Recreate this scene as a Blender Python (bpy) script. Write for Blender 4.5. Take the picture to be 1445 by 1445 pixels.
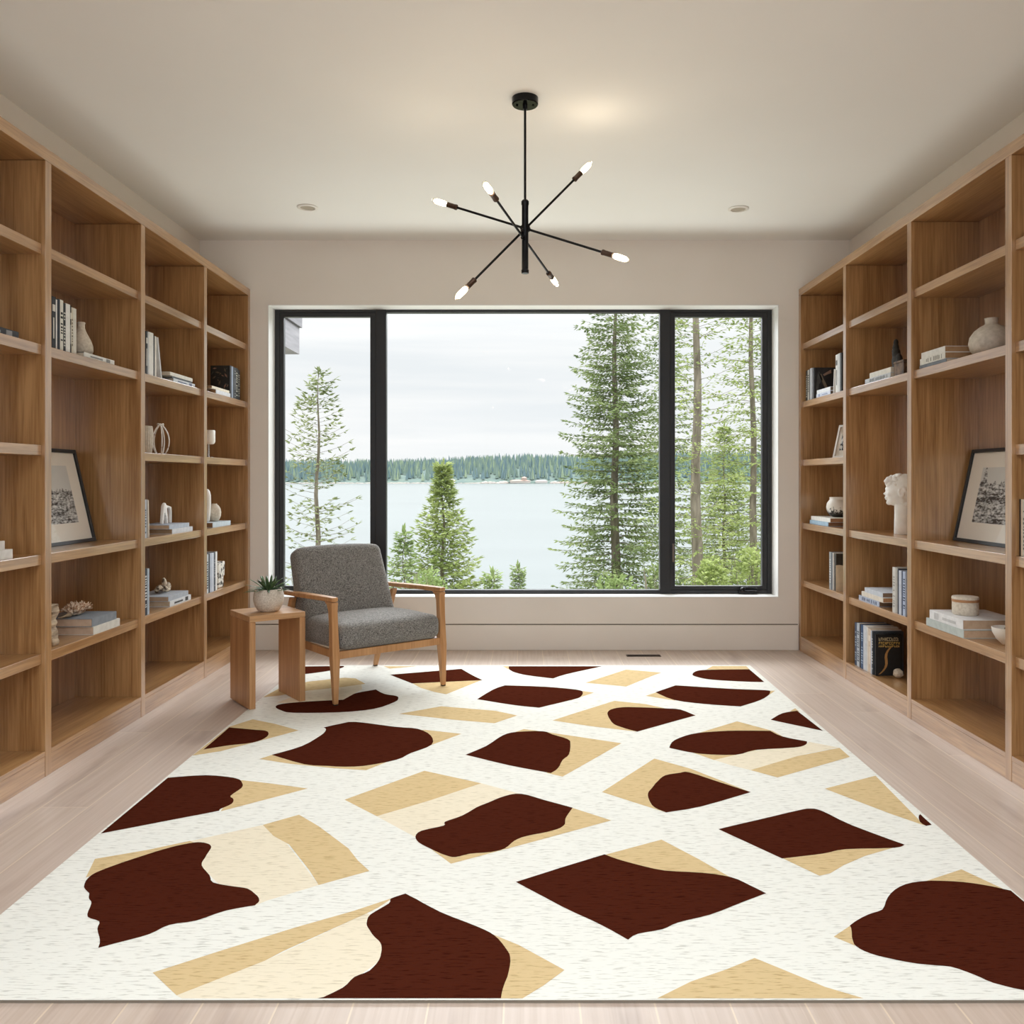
import bpy, bmesh, math, random
from mathutils import Vector, Matrix

for o in list(bpy.data.objects):
    bpy.data.objects.remove(o, do_unlink=True)
C = bpy.context.scene.collection
S = bpy.context.scene

# ------------------------------------------------------------------ camera
cam_d = bpy.data.cameras.new('camera')
cam = bpy.data.objects.new('camera', cam_d)
C.objects.link(cam)
cam.location = (0, 0, 1.183)
cam.rotation_euler = (math.pi / 2, 0, 0)
cam_d.sensor_width = 36
cam_d.lens = 36 * 1218 / 1445
cam_d.shift_x = -(740 - 722.5) / 1445
cam_d.shift_y = -(722.5 - 677) / 1445
cam_d.clip_end = 6000
cam_d.clip_start = 0.02
S.camera = cam

# ------------------------------------------------------------------ exposure, sky and daylight
S.view_settings.view_transform = 'Standard'
S.view_settings.look = 'None'
S.view_settings.exposure = 0.0
S.view_settings.gamma = 1.0
S.view_settings.use_curve_mapping = False
S.cycles.max_bounces = 12
S.cycles.diffuse_bounces = 6
S.cycles.transparent_max_bounces = 24
S.cycles.sample_clamp_indirect = 6.0
S.cycles.caustics_reflective = False
S.cycles.caustics_refractive = False

SKY_HORIZON = 1.0
SKY_ZENITH = 4.2
w = bpy.data.worlds.new('overcast_sky')
S.world = w
w.use_nodes = True
nt = w.node_tree
nt.nodes.clear()
n_out = nt.nodes.new('ShaderNodeOutputWorld')
n_bg = nt.nodes.new('ShaderNodeBackground')
n_tc = nt.nodes.new('ShaderNodeTexCoord')
n_map = nt.nodes.new('ShaderNodeMapping')
n_map.inputs['Scale'].default_value = (1.2, 1.2, 16.0)
n_noise = nt.nodes.new('ShaderNodeTexNoise')
n_noise.inputs['Scale'].default_value = 2.2
n_noise.inputs['Detail'].default_value = 4
n_cr = nt.nodes.new('ShaderNodeValToRGB')
n_cr.color_ramp.elements[0].position = 0.30
n_cr.color_ramp.elements[0].color = (0.87, 0.90, 0.925, 1)
n_cr.color_ramp.elements[1].position = 0.62
n_cr.color_ramp.elements[1].color = (1.0, 1.0, 1.0, 1)
n_sep = nt.nodes.new('ShaderNodeSeparateXYZ')
n_mr = nt.nodes.new('ShaderNodeMapRange')
n_mr.interpolation_type = 'SMOOTHSTEP'
n_mr.inputs['From Min'].default_value = 0.12
n_mr.inputs['From Max'].default_value = 0.85
n_mr.inputs['To Min'].default_value = SKY_HORIZON
n_mr.inputs['To Max'].default_value = SKY_ZENITH
nt.links.new(n_tc.outputs['Generated'], n_map.inputs['Vector'])
nt.links.new(n_map.outputs['Vector'], n_noise.inputs['Vector'])
nt.links.new(n_noise.outputs['Fac'], n_cr.inputs['Fac'])
nt.links.new(n_cr.outputs['Color'], n_bg.inputs['Color'])
nt.links.new(n_tc.outputs['Generated'], n_sep.inputs['Vector'])
nt.links.new(n_sep.outputs['Z'], n_mr.inputs['Value'])
nt.links.new(n_mr.outputs['Result'], n_bg.inputs['Strength'])
nt.links.new(n_bg.outputs['Background'], n_out.inputs['Surface'])


def area(name, loc, rot, sx, sy, power, color):
    d = bpy.data.lights.new(name, 'AREA')
    d.shape = 'RECTANGLE'
    d.size = sx
    d.size_y = sy
    d.energy = power
    d.color = color
    o = bpy.data.objects.new(name, d)
    C.objects.link(o)
    o.location = loc
    o.rotation_euler = rot
    return o


# fill lamps outside an added, unseen skylight and rear window
area('added_skylight_fill', (0, 0.55, 3.30), (0, 0, 0), 2.5, 3.4, 25, (0.88, 0.97, 1.10))
area('added_rear_fill', (0, -2.75, 1.55), (math.radians(90), 0, 0), 3.7, 2.1, 50, (0.86, 0.97, 1.12))
# bright overcast sky above the lake, high over the picture window (well above the window head)
area('lake_sky_daylight', (0.0, 11.5, 5.1), (math.radians(-66), 0, 0), 9.0, 2.6, 980, (0.95, 0.985, 1.03))
# added lamp hidden below the sill, lifting the ceiling like lake glare
area('added_lake_uplight', (0.0, 7.6, -0.45), (math.radians(-140), 0, 0), 5.0, 1.6, 110, (0.97, 0.99, 1.0))


# ------------------------------------------------------------------ materials
def lin(c):
    return tuple(((v / 255) / 12.92 if v / 255 <= 0.04045 else ((v / 255 + 0.055) / 1.055) ** 2.4) for v in c) + (1,)


def mat(name, col, rough=0.6, metal=0.0, spec=0.5, lin_col=False):
    m = bpy.data.materials.new(name)
    m.use_nodes = True
    b = m.node_tree.nodes['Principled BSDF']
    b.inputs['Base Color'].default_value = (tuple(col) + (1,)) if lin_col else lin(col)
    b.inputs['Roughness'].default_value = rough
    b.inputs['Metallic'].default_value = metal
    b.inputs['Specular IOR Level'].default_value = spec
    return m


def nodes(m):
    return m.node_tree, m.node_tree.nodes['Principled BSDF']


def noise_mat(name, c1, c2, scale=(1, 1, 1), nscale=5.0, detail=6, rough=0.6, spec=0.5, bump=0.0, bdist=0.002,
              p0=0.3, p1=0.7, metal=0.0, distort=0.0):
    m = mat(name, c1, rough, metal, spec)
    t, b = nodes(m)
    tc = t.nodes.new('ShaderNodeTexCoord')
    mp = t.nodes.new('ShaderNodeMapping')
    mp.inputs['Scale'].default_value = scale
    nz = t.nodes.new('ShaderNodeTexNoise')
    nz.inputs['Scale'].default_value = nscale
    nz.inputs['Detail'].default_value = detail
    nz.inputs['Distortion'].default_value = distort
    cr = t.nodes.new('ShaderNodeValToRGB')
    cr.color_ramp.elements[0].position = p0
    cr.color_ramp.elements[0].color = lin(c1)
    cr.color_ramp.elements[1].position = p1
    cr.color_ramp.elements[1].color = lin(c2)
    t.links.new(tc.outputs['Object'], mp.inputs['Vector'])
    t.links.new(mp.outputs['Vector'], nz.inputs['Vector'])
    t.links.new(nz.outputs['Fac'], cr.inputs['Fac'])
    t.links.new(cr.outputs['Color'], b.inputs['Base Color'])
    if bump > 0:
        bp = t.nodes.new('ShaderNodeBump')
        bp.inputs['Strength'].default_value = bump
        bp.inputs['Distance'].default_value = bdist
        t.links.new(nz.outputs['Fac'], bp.inputs['Height'])
        t.links.new(bp.outputs['Normal'], b.inputs['Normal'])
    return m


def wood(name, c1, c2, axis, rough=0.42, fine=60.0, spec=0.5):
    """long grain along one object axis: fine pores plus broad cathedral bands"""
    m = mat(name, c1, rough, 0, spec)
    t, b = nodes(m)
    tc = t.nodes.new('ShaderNodeTexCoord')
    s1 = [fine, fine, fine]
    s1[axis] = fine / 28
    s2 = [9.0, 9.0, 9.0]
    s2[axis] = 0.55
    outs = []
    for s, d in ((s1, 3), (s2, 4)):
        mp = t.nodes.new('ShaderNodeMapping')
        mp.inputs['Scale'].default_value = s
        nz = t.nodes.new('ShaderNodeTexNoise')
        nz.inputs['Scale'].default_value = 2.0
        nz.inputs['Detail'].default_value = d
        nz.inputs['Distortion'].default_value = 0.4
        t.links.new(tc.outputs['Object'], mp.inputs['Vector'])
        t.links.new(mp.outputs['Vector'], nz.inputs['Vector'])
        outs.append(nz)
    mx = t.nodes.new('ShaderNodeMath')
    mx.operation = 'MULTIPLY_ADD'
    mx.inputs[1].default_value = 0.5
    t.links.new(outs[0].outputs['Fac'], mx.inputs[0])
    m2 = t.nodes.new('ShaderNodeMath')
    m2.operation = 'MULTIPLY'
    m2.inputs[1].default_value = 0.5
    t.links.new(outs[1].outputs['Fac'], m2.inputs[0])
    t.links.new(m2.outputs[0], mx.inputs[2])
    cr = t.nodes.new('ShaderNodeValToRGB')
    cr.color_ramp.elements[0].position = 0.34
    cr.color_ramp.elements[0].color = lin(c2)
    cr.color_ramp.elements[1].position = 0.62
    cr.color_ramp.elements[1].color = lin(c1)
    t.links.new(mx.outputs[0], cr.inputs['Fac'])
    t.links.new(cr.outputs['Color'], b.inputs['Base Color'])
    bp = t.nodes.new('ShaderNodeBump')
    bp.inputs['Strength'].default_value = 0.12
    bp.inputs['Distance'].default_value = 0.0006
    t.links.new(outs[0].outputs['Fac'], bp.inputs['Height'])
    t.links.new(bp.outputs['Normal'], b.inputs['Normal'])
    return m


OAK1, OAK2 = (186, 144, 96), (138, 96, 54)
M = {}
M['oak_z'] = wood('oak_upright_grain', OAK1, OAK2, 2, 0.28, spec=0.9)
M['oak_y'] = wood('oak_long_grain', OAK1, OAK2, 1, 0.28, spec=0.9)
for k in ('oak_z', 'oak_y'):           # satin lacquer: picks up the window along the shelf fronts
    _b = nodes(M[k])[1]
    _b.inputs['Coat Weight'].default_value = 0.7
    _b.inputs['Coat Roughness'].default_value = 0.18
    _b.inputs['Coat IOR'].default_value = 1.7
M['oak_x'] = wood('oak_cross_grain', (196, 144, 98), (165, 112, 68), 0, 0.38)
M['table_z'] = wood('side_table_oak_upright', (194, 148, 102), (162, 114, 72), 2, 0.42)
M['table_x'] = wood('side_table_oak_top', (204, 162, 118), (176, 132, 90), 0, 0.38)
M['chair_wood'] = wood('chair_ash_wood', (200, 152, 104), (170, 120, 74), 2, 0.35, fine=40)
M['wall'] = noise_mat('warm_wall_paint', (232, 226, 217), (235, 229, 221), nscale=3, rough=0.85, spec=0.2)
M['ceiling'] = noise_mat('ceiling_paint', (238, 237, 233), (240, 239, 235), nscale=2, rough=0.9, spec=0.15)
M['trim'] = mat('white_satin_paint', (236, 236, 234), 0.5)
M['groove'] = mat('shadow_gap_filler', (120, 110, 98), 0.8)
M['frame_black'] = mat('window_frame_black', (25, 25, 27), 0.38)
M['black_metal'] = mat('black_metal', (20, 20, 22), 0.4, 0.6)
M['black_gloss'] = mat('canopy_gloss_black', (30, 30, 32), 0.12, 0.8)
M['bronze'] = mat('dark_bronze_socket', (74, 54, 42), 0.4, 0.5)
M['chrome'] = mat('satin_nickel', (190, 190, 190), 0.25, 1.0)
M['white_ceramic'] = noise_mat('white_ceramic', (226, 222, 214), (240, 237, 230), nscale=14, rough=0.45)
M['plaster'] = noise_mat('white_plaster', (228, 226, 221), (243, 241, 237), nscale=22, rough=0.65, bump=0.15)
M['stone_beige'] = noise_mat('speckled_beige_stoneware', (196, 184, 166), (222, 212, 196), nscale=90, rough=0.75, bump=0.3, bdist=0.001)
M['stone_grey'] = noise_mat('rough_pale_stoneware', (190, 182, 168), (214, 206, 194), nscale=55, rough=0.8, bump=0.35, bdist=0.0015)
M['pot'] = noise_mat('speckled_planter', (188, 176, 160), (224, 216, 204), nscale=160, rough=0.8, bump=0.3, bdist=0.0008)
M['soil'] = noise_mat('dark_soil', (40, 30, 22), (70, 52, 38), nscale=120, rough=1)
M['page'] = noise_mat('book_pages', (206, 190, 166), (228, 216, 196), scale=(1, 1, 60), nscale=12, rough=0.9)
M['tan_band'] = mat('tan_clay_band', (176, 128, 88), 0.6)
M['paper_mat'] = mat('picture_mount_board', (238, 232, 220), 0.9)
M['pic_frame'] = mat('black_picture_frame', (18, 18, 19), 0.35)
M['bark_grey'] = noise_mat('weathered_driftwood', (112, 92, 72), (196, 176, 148), scale=(1, 1, 6), nscale=16, rough=0.85, bump=0.6)
M['coral'] = noise_mat('dried_coral', (160, 122, 92), (232, 214, 192), nscale=60, rough=0.85, bump=0.6, bdist=0.003, p0=0.4, p1=0.6)
M['shell'] = noise_mat('dark_and_pale_shell', (84, 62, 44), (222, 206, 182), nscale=40, rough=0.6, bump=0.4, p0=0.42, p1=0.56)
M['black_stone'] = noise_mat('black_carved_stone', (10, 9, 8), (46, 40, 32), nscale=40, rough=0.6, bump=0.8, bdist=0.004)
M['brown_box'] = noise_mat('mottled_brown_leather', (62, 42, 26), (128, 96, 66), nscale=30, rough=0.6)


def glass_mat(name, tint=(1, 1, 1), refl=0.03):
    m = bpy.data.materials.new(name)
    m.use_nodes = True
    t = m.node_tree
    t.nodes.clear()
    out = t.nodes.new('ShaderNodeOutputMaterial')
    tr = t.nodes.new('ShaderNodeBsdfTransparent')
    tr.inputs['Color'].default_value = tint + (1,)
    gl = t.nodes.new('ShaderNodeBsdfGlossy')
    gl.inputs['Roughness'].default_value = 0.01
    lw = t.nodes.new('ShaderNodeLayerWeight')
    lw.inputs['Blend'].default_value = 0.5
    pw = t.nodes.new('ShaderNodeMath')
    pw.operation = 'POWER'
    pw.inputs[1].default_value = 5
    t.links.new(lw.outputs['Facing'], pw.inputs[0])
    fr = t.nodes.new('ShaderNodeMath')
    fr.operation = 'MULTIPLY_ADD'
    fr.inputs[1].default_value = 0.6
    fr.inputs[2].default_value = refl
    t.links.new(pw.outputs[0], fr.inputs[0])
    mx = t.nodes.new('ShaderNodeMixShader')
    t.links.new(fr.outputs[0], mx.inputs['Fac'])
    t.links.new(tr.outputs['BSDF'], mx.inputs[1])
    t.links.new(gl.outputs['BSDF'], mx.inputs[2])
    t.links.new(mx.outputs['Shader'], out.inputs['Surface'])
    return m


M['glass'] = glass_mat('coated_window_glass', (0.99, 0.997, 0.995), 0.0015)
M['pic_glass'] = glass_mat('picture_glass', (1, 1, 1), 0.035)
M['bulb_glass'] = glass_mat('clear_bulb_glass', (1.0, 0.99, 0.97))
m = mat('glowing_filament', (255, 236, 200), 0.5)
nodes(m)[1].inputs['Emission Color'].default_value = (1.0, 0.80, 0.52, 1)
nodes(m)[1].inputs['Emission Strength'].default_value = 9
M['filament'] = m

_cm = {}


def cmat(c, rough=0.55):
    """plain coloured book cloth / paper"""
    k = (tuple(c), rough)
    if k not in _cm:
        d = tuple(max(0, v - 16) for v in c)
        _cm[k] = noise_mat('cover_%d_%d_%d' % tuple(c), d, c, nscale=35, rough=rough, p0=0.25, p1=0.6)
    return _cm[k]


# ------------------------------------------------------------------ mesh helpers
class MB:
    def __init__(self):
        self.v = []
        self.f = []
        self.m = []
        self.cur = 0

    def add(self, vs, fs, mi=None):
        n = len(self.v)
        self.v += [tuple(p) for p in vs]
        self.f += [tuple(i + n for i in f) for f in fs]
        self.m += [self.cur if mi is None else mi] * len(fs)

    def box(self, x0, x1, y0, y1, z0, z1, mi=None):
        if x0 > x1: x0, x1 = x1, x0
        if y0 > y1: y0, y1 = y1, y0
        if z0 > z1: z0, z1 = z1, z0
        vs = [(x0, y0, z0), (x1, y0, z0), (x1, y1, z0), (x0, y1, z0), (x0, y0, z1), (x1, y0, z1), (x1, y1, z1), (x0, y1, z1)]
        self.add(vs, [(0, 3, 2, 1), (4, 5, 6, 7), (0, 1, 5, 4), (1, 2, 6, 5), (2, 3, 7, 6), (3, 0, 4, 7)], mi)

    def obox(self, o, a, b, c, mi=None):
        """box from corner o with edge vectors a, b, c"""
        o, a, b, c = map(Vector, (o, a, b, c))
        vs = [o, o + a, o + a + b, o + b, o + c, o + a + c, o + a + b + c, o + b + c]
        fs = [(0, 3, 2, 1), (4, 5, 6, 7), (0, 1, 5, 4), (1, 2, 6, 5), (2, 3, 7, 6), (3, 0, 4, 7)]
        if a.cross(b).dot(c) < 0:
            fs = [tuple(reversed(f)) for f in fs]
        self.add(vs, fs, mi)

    def loft(self, secs, mi=None, up=(0, 1, 0)):
        """secs: list of (centre, half_a, half_b, dir_a, dir_b) rectangular sections"""
        vs = []
        fs = []
        for c, ha, hb, da, db in secs:
            c, da, db = Vector(c), Vector(da), Vector(db)
            for sa, sb in ((-1, -1), (1, -1), (1, 1), (-1, 1)):
                vs.append(c + da * ha * sa + db * hb * sb)
        n = len(secs)
        for i in range(n - 1):
            for k in range(4):
                a = i * 4 + k
                b = i * 4 + (k + 1) % 4
                fs.append((a, b, b + 4, a + 4))
        fs.append((3, 2, 1, 0))
        e = (n - 1) * 4
        fs.append((e, e + 1, e + 2, e + 3))
        self.add(vs, fs, mi)

    def lathe(self, prof, n=32, c=(0, 0, 0), mi=None, squash=1.0):
        vs = []
        fs = []
        for r, z in prof:
            for k in range(n):
                a = 2 * math.pi * k / n
                vs.append((c[0] + r * math.cos(a), c[1] + r * math.sin(a) * squash, c[2] + z))
        for i in range(len(prof) - 1):
            for k in range(n):
                k2 = (k + 1) % n
                fs.append((i * n + k, i * n + k2, (i + 1) * n + k2, (i + 1) * n + k))
        fs.append(tuple(reversed(range(n))))
        e = (len(prof) - 1) * n
        fs.append(tuple(range(e, e + n)))
        self.add(vs, fs, mi)

    def tube(self, pts, rad, n=10, mi=None):
        pts = [Vector(p) for p in pts]
        rads = rad if isinstance(rad, (list, tuple)) else [rad] * len(pts)
        vs = []
        fs = []
        ref = Vector((0, 0, 1))
        for i, p in enumerate(pts):
            t = (pts[min(i + 1, len(pts) - 1)] - pts[max(i - 1, 0)]).normalized()
            r = ref if abs(t.dot(ref)) < 0.95 else Vector((1, 0, 0))
            a = t.cross(r).normalized()
            b = t.cross(a).normalized()
            for k in range(n):
                g = 2 * math.pi * k / n
                vs.append(p + (a * math.cos(g) + b * math.sin(g)) * rads[i])
        for i in range(len(pts) - 1):
            for k in range(n):
                k2 = (k + 1) % n
                fs.append((i * n + k, (i + 1) * n + k, (i + 1) * n + k2, i * n + k2))
        fs.append(tuple(range(n)))
        e = (len(pts) - 1) * n
        fs.append(tuple(reversed(range(e, e + n))))
        self.add(vs, fs, mi)

    def ball(self, c, rx, ry, rz, n=14, mi=None, rot=None):
        vs = []
        fs = []
        h = n // 2
        for i in range(1, h):
            ph = math.pi * i / h
            for k in range(n):
                a = 2 * math.pi * k / n
                p = Vector((rx * math.sin(ph) * math.cos(a), ry * math.sin(ph) * math.sin(a), rz * math.cos(ph)))
                if rot: p = rot @ p
                vs.append(Vector(c) + p)
        t = Vector((0, 0, rz))
        if rot: t = rot @ t
        top = len(vs)
        vs.append(Vector(c) + t)
        vs.append(Vector(c) - t)
        for i in range(h - 2):
            for k in range(n):
                k2 = (k + 1) % n
                fs.append((i * n + k, (i + 1) * n + k, (i + 1) * n + k2, i * n + k2))
        for k in range(n):
            k2 = (k + 1) % n
            fs.append((top, k, k2))
            fs.append((top + 1, (h - 2) * n + k2, (h - 2) * n + k))
        self.add(vs, fs, mi)

    def build(self, name, mats, parent=None, loc=(0, 0, 0), smooth=False, bevel=0, segs=2, angle=None):
        me = bpy.data.meshes.new(name)
        me.from_pydata(self.v, [], self.f)
        if not isinstance(mats, (list, tuple)): mats = [mats]
        for q in mats: me.materials.append(q)
        if len(mats) > 1:
            me.polygons.foreach_set('material_index', self.m)
        if smooth:
            me.polygons.foreach_set('use_smooth', [True] * len(me.polygons))
            if angle: 
                try: me.set_sharp_from_angle(angle=math.radians(angle))
                except Exception: pass
        me.update()
        o = bpy.data.objects.new(name, me)
        C.objects.link(o)
        o.location = loc
        if parent: o.parent = parent
        if bevel:
            b = o.modifiers.new('bevel', 'BEVEL')
            b.width = bevel
            b.segments = segs
            b.limit_method = 'ANGLE'
            b.angle_limit = math.radians(40)
        return o


def thing(name, label, cat, loc=(0, 0, 0), rz=0, group=None):
    o = bpy.data.objects.new(name, None)
    C.objects.link(o)
    o.empty_display_size = 0.05
    o.location = loc
    o.rotation_euler = (0, 0, rz)
    return tag(o, label, cat, group)


def tag(o, label, cat, group=None, kind=None):
    o['label'] = label
    o['category'] = cat
    if group: o['group'] = group
    if kind: o['kind'] = kind
    return o


def struct(o, label=None, cat=None):
    o['kind'] = 'structure'
    if label: o['label'] = label
    if cat: o['category'] = cat
    return o


def rounded(w_, d_, h_, r, n=10, crown=0.0, front=0.0):
    """upholstery block centred at the origin: rounded box with crowned top and bulging front"""
    bm = bmesh.new()
    bmesh.ops.create_cube(bm, size=2)
    bmesh.ops.subdivide_edges(bm, edges=bm.edges[:], cuts=n, use_grid_fill=True)
    hw, hd, hh = w_ / 2, d_ / 2, h_ / 2
    for v in bm.verts:
        p = v.co.copy()
        # push grid lines towards the edges for a finer rounding
        q = Vector([math.copysign(abs(c) ** 0.6, c) if abs(c) > 1e-6 else 0 for c in p])
        x, y, z = q.x * hw, q.y * hd, q.z * hh
        cx = max(-(hw - r), min(hw - r, x))
        cy = max(-(hd - r), min(hd - r, y))
        cz = max(-(hh - r), min(hh - r, z))
        d = Vector((x - cx, y - cy, z - cz))
        if d.length > 1e-9:
            d = d.normalized() * r
        p2 = Vector((cx, cy, cz)) + d
        u, t = p2.x / hw, p2.y / hd
        if p2.z > 0: p2.z += crown * (1 - u ** 4) * (1 - t * t) * (p2.z / hh)
        p2.y -= front * (1 - u * u) * (1 - (p2.z / hh) ** 2 if abs(p2.z) < hh else 0) * max(0, -t)
        v.co = p2
    vs = [tuple(v.co) for v in bm.verts]
    bm.verts.index_update()
    fs = [tuple(v.index for v in f.verts) for f in bm.faces]
    bm.free()
    return vs, fs


def remesh(o, voxel, smooth=2):
    r = o.modifiers.new('remesh', 'REMESH')
    r.mode = 'VOXEL'
    r.voxel_size = voxel
    r.use_smooth_shade = True
    if smooth:
        s = o.modifiers.new('smooth', 'SMOOTH')
        s.factor = 0.6
        s.iterations = smooth


random.seed(7)
# ------------------------------------------------------------------ room shell
XL, XR, YB, YF, ZC = -2.258, 2.262, 6.0, -2.5, 2.848
WT = 0.20
WX0, WX1, WZ0, WZ1 = -1.783, 1.768, 0.365, 2.40


def floor_material():
    m = mat('pale_oak_floor', (212, 192, 176), 0.38)
    t, b = nodes(m)
    tc = t.nodes.new('ShaderNodeTexCoord')
    sp = t.nodes.new('ShaderNodeSeparateXYZ')
    t.links.new(tc.outputs['Object'], sp.inputs['Vector'])

    def mt(op, a, b_=None, c=None):
        n = t.nodes.new('ShaderNodeMath')
        n.operation = op
        for i, q in enumerate((a, b_, c)):
            if q is None: continue
            if isinstance(q, (int, float)): n.inputs[i].default_value = q
            else: t.links.new(q, n.inputs[i])
        return n.outputs[0]
    px = mt('DIVIDE', mt('ADD', sp.outputs['X'], 0.046 + 1.7), 0.17)
    idx = mt('FLOOR', px)
    fx = mt('FRACT', px)
    # per plank random shift so plank ends do not line up
    wn = t.nodes.new('ShaderNodeTexWhiteNoise')
    wn.noise_dimensions = '1D'
    t.links.new(idx, wn.inputs['W'])
    py = mt('DIVIDE', mt('ADD', sp.outputs['Y'], mt('MULTIPLY', wn.outputs['Value'], 2.2)), 2.2)
    fy = mt('FRACT', py)
    wn2 = t.nodes.new('ShaderNodeTexWhiteNoise')
    wn2.noise_dimensions = '2D'
    cb = t.nodes.new('ShaderNodeCombineXYZ')
    t.links.new(idx, cb.inputs['X'])
    t.links.new(mt('FLOOR', py), cb.inputs['Y'])
    t.links.new(cb.outputs['Vector'], wn2.inputs['Vector'])
    # seam mask
    ex = mt('MINIMUM', fx, mt('SUBTRACT', 1.0, fx))
    sx = mt('LESS_THAN', ex, 0.013)
    ey = mt('MINIMUM', fy, mt('SUBTRACT', 1.0, fy))
    sy = mt('LESS_THAN', ey, 0.0009)
    seam = mt('MAXIMUM', sx, sy)
    # grain
    mp = t.nodes.new('ShaderNodeMapping')
    mp.inputs['Scale'].default_value = (46, 1.1, 1)
    nz = t.nodes.new('ShaderNodeTexNoise')
    nz.inputs['Scale'].default_value = 1.6
    nz.inputs['Detail'].default_value = 5
    nz.inputs['Distortion'].default_value = 0.6
    off = t.nodes.new('ShaderNodeVectorMath')
    off.operation = 'ADD'
    cb2 = t.nodes.new('ShaderNodeCombineXYZ')
    t.links.new(mt('MULTIPLY', wn2.outputs['Value'], 9.0), cb2.inputs['Y'])
    t.links.new(tc.outputs['Object'], off.inputs[0])
    t.links.new(cb2.outputs['Vector'], off.inputs[1])
    t.links.new(off.outputs['Vector'], mp.inputs['Vector'])
    t.links.new(mp.outputs['Vector'], nz.inputs['Vector'])
    # soft greyish knots / smudges
    mp2 = t.nodes.new('ShaderNodeMapping')
    mp2.inputs['Scale'].default_value = (7.0, 1.7, 1)
    nk = t.nodes.new('ShaderNodeTexNoise')
    nk.inputs['Scale'].default_value = 1.0
    nk.inputs['Detail'].default_value = 3
    t.links.new(off.outputs['Vector'], mp2.inputs['Vector'])
    t.links.new(mp2.outputs['Vector'], nk.inputs['Vector'])
    cr = t.nodes.new('ShaderNodeValToRGB')
    cr.color_ramp.elements[0].position = 0.32
    cr.color_ramp.elements[0].color = lin((190, 172, 157))
    cr.color_ramp.elements[1].position = 0.66
    cr.color_ramp.elements[1].color = lin((202, 186, 173))
    t.links.new(nz.outputs['Fac'], cr.inputs['Fac'])
    ck = t.nodes.new('ShaderNodeValToRGB')
    ck.color_ramp.elements[0].position = 0.25
    ck.color_ramp.elements[0].color = (0.72, 0.68, 0.68, 1)
    ck.color_ramp.elements[1].position = 0.42
    ck.color_ramp.elements[1].color = (1, 1, 1, 1)
    t.links.new(nk.outputs['Fac'], ck.inputs['Fac'])
    mul = t.nodes.new('ShaderNodeMix')
    mul.data_type = 'RGBA'
    mul.blend_type = 'MULTIPLY'
    mul.inputs['Factor'].default_value = 1.0
    t.links.new(cr.outputs['Color'], mul.inputs['A'])
    t.links.new(ck.outputs['Color'], mul.inputs['B'])
    tint = t.nodes.new('ShaderNodeMix')
    tint.data_type = 'RGBA'
    tint.blend_type = 'MULTIPLY'
    t.links.new(mt('MULTIPLY', wn2.outputs['Value'], 0.8), tint.inputs['Factor'])
    t.links.new(mul.outputs['Result'], tint.inputs['A'])
    tint.inputs['B'].default_value = (0.90, 0.87, 0.86, 1)
    fin = t.nodes.new('ShaderNodeMix')
    fin.data_type = 'RGBA'
    t.links.new(seam, fin.inputs['Factor'])
    t.links.new(tint.outputs['Result'], fin.inputs['A'])
    fin.inputs['B'].default_value = lin((212, 195, 174))
    t.links.new(fin.outputs['Result'], b.inputs['Base Color'])
    bp = t.nodes.new('ShaderNodeBump')
    bp.inputs['Strength'].default_value = 0.2
    bp.inputs['Distance'].default_value = 0.0008
    t.links.new(mt('SUBTRACT', nz.outputs['Fac'], mt('MULTIPLY', seam, 0.3)), bp.inputs['Height'])
    t.links.new(bp.outputs['Normal'], b.inputs['Normal'])
    return m


b = MB(); b.box(XL - WT, XR + WT, YF - WT, YB, -0.12, 0)
struct(b.build('floor', floor_material()))
SKX, SKY0, SKY1 = 1.25, -1.15, 2.25      # opening for the added skylight
b = MB()
b.box(XL - WT, -SKX, YF - WT, YB + WT, ZC, ZC + 0.25); b.box(SKX, XR + WT, YF - WT, YB + WT, ZC, ZC + 0.25)
b.box(-SKX, SKX, YF - WT, SKY0, ZC, ZC + 0.25); b.box(-SKX, SKX, SKY1, YB + WT, ZC, ZC + 0.25)
struct(b.build('ceiling', M['ceiling']))
b = MB(); b.box(XL - WT, XL, YF - WT, YB + WT, 0, ZC)
struct(b.build('wall_left', M['wall']))
b = MB(); b.box(XR, XR + WT, YF - WT, YB + WT, 0, ZC)
struct(b.build('wall_right', M['wall']))
b = MB()
b.box(XL, WX0, YB, YB + WT, -0.12, ZC); b.box(WX1, XR, YB, YB + WT, -0.12, ZC)
b.box(WX0, WX1, YB, YB + WT, -0.12, WZ0); b.box(WX0, WX1, YB, YB + WT, WZ1, ZC)
struct(b.build('wall_back', M['wall']))
# rear wall (behind the camera) with a wide window added to let fill light in
RX0, RX1, RZ0, RZ1 = -1.9, 1.9, 0.45, 2.6
b = MB()
b.box(XL, RX0, YF - WT, YF, 0, ZC); b.box(RX1, XR, YF - WT, YF, 0, ZC)
b.box(RX0, RX1, YF - WT, YF, 0, RZ0); b.box(RX0, RX1, YF - WT, YF, RZ1, ZC)
struct(b.build('wall_front', M['wall']))
# white painted reveal lining the picture window
b = MB()
t_ = 0.006
b.box(WX0, WX0 + t_, YB - 0.004, YB + 0.15, WZ0, WZ1)
b.box(WX1 - t_, WX1, YB - 0.004, YB + 0.15, WZ0, WZ1)
b.box(WX0, WX1, YB - 0.004, YB + 0.15, WZ0, WZ0 + t_)
b.box(WX0, WX1, YB - 0.004, YB + 0.15, WZ1 - t_, WZ1)
struct(b.build('trim_1', M['trim']))
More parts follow.
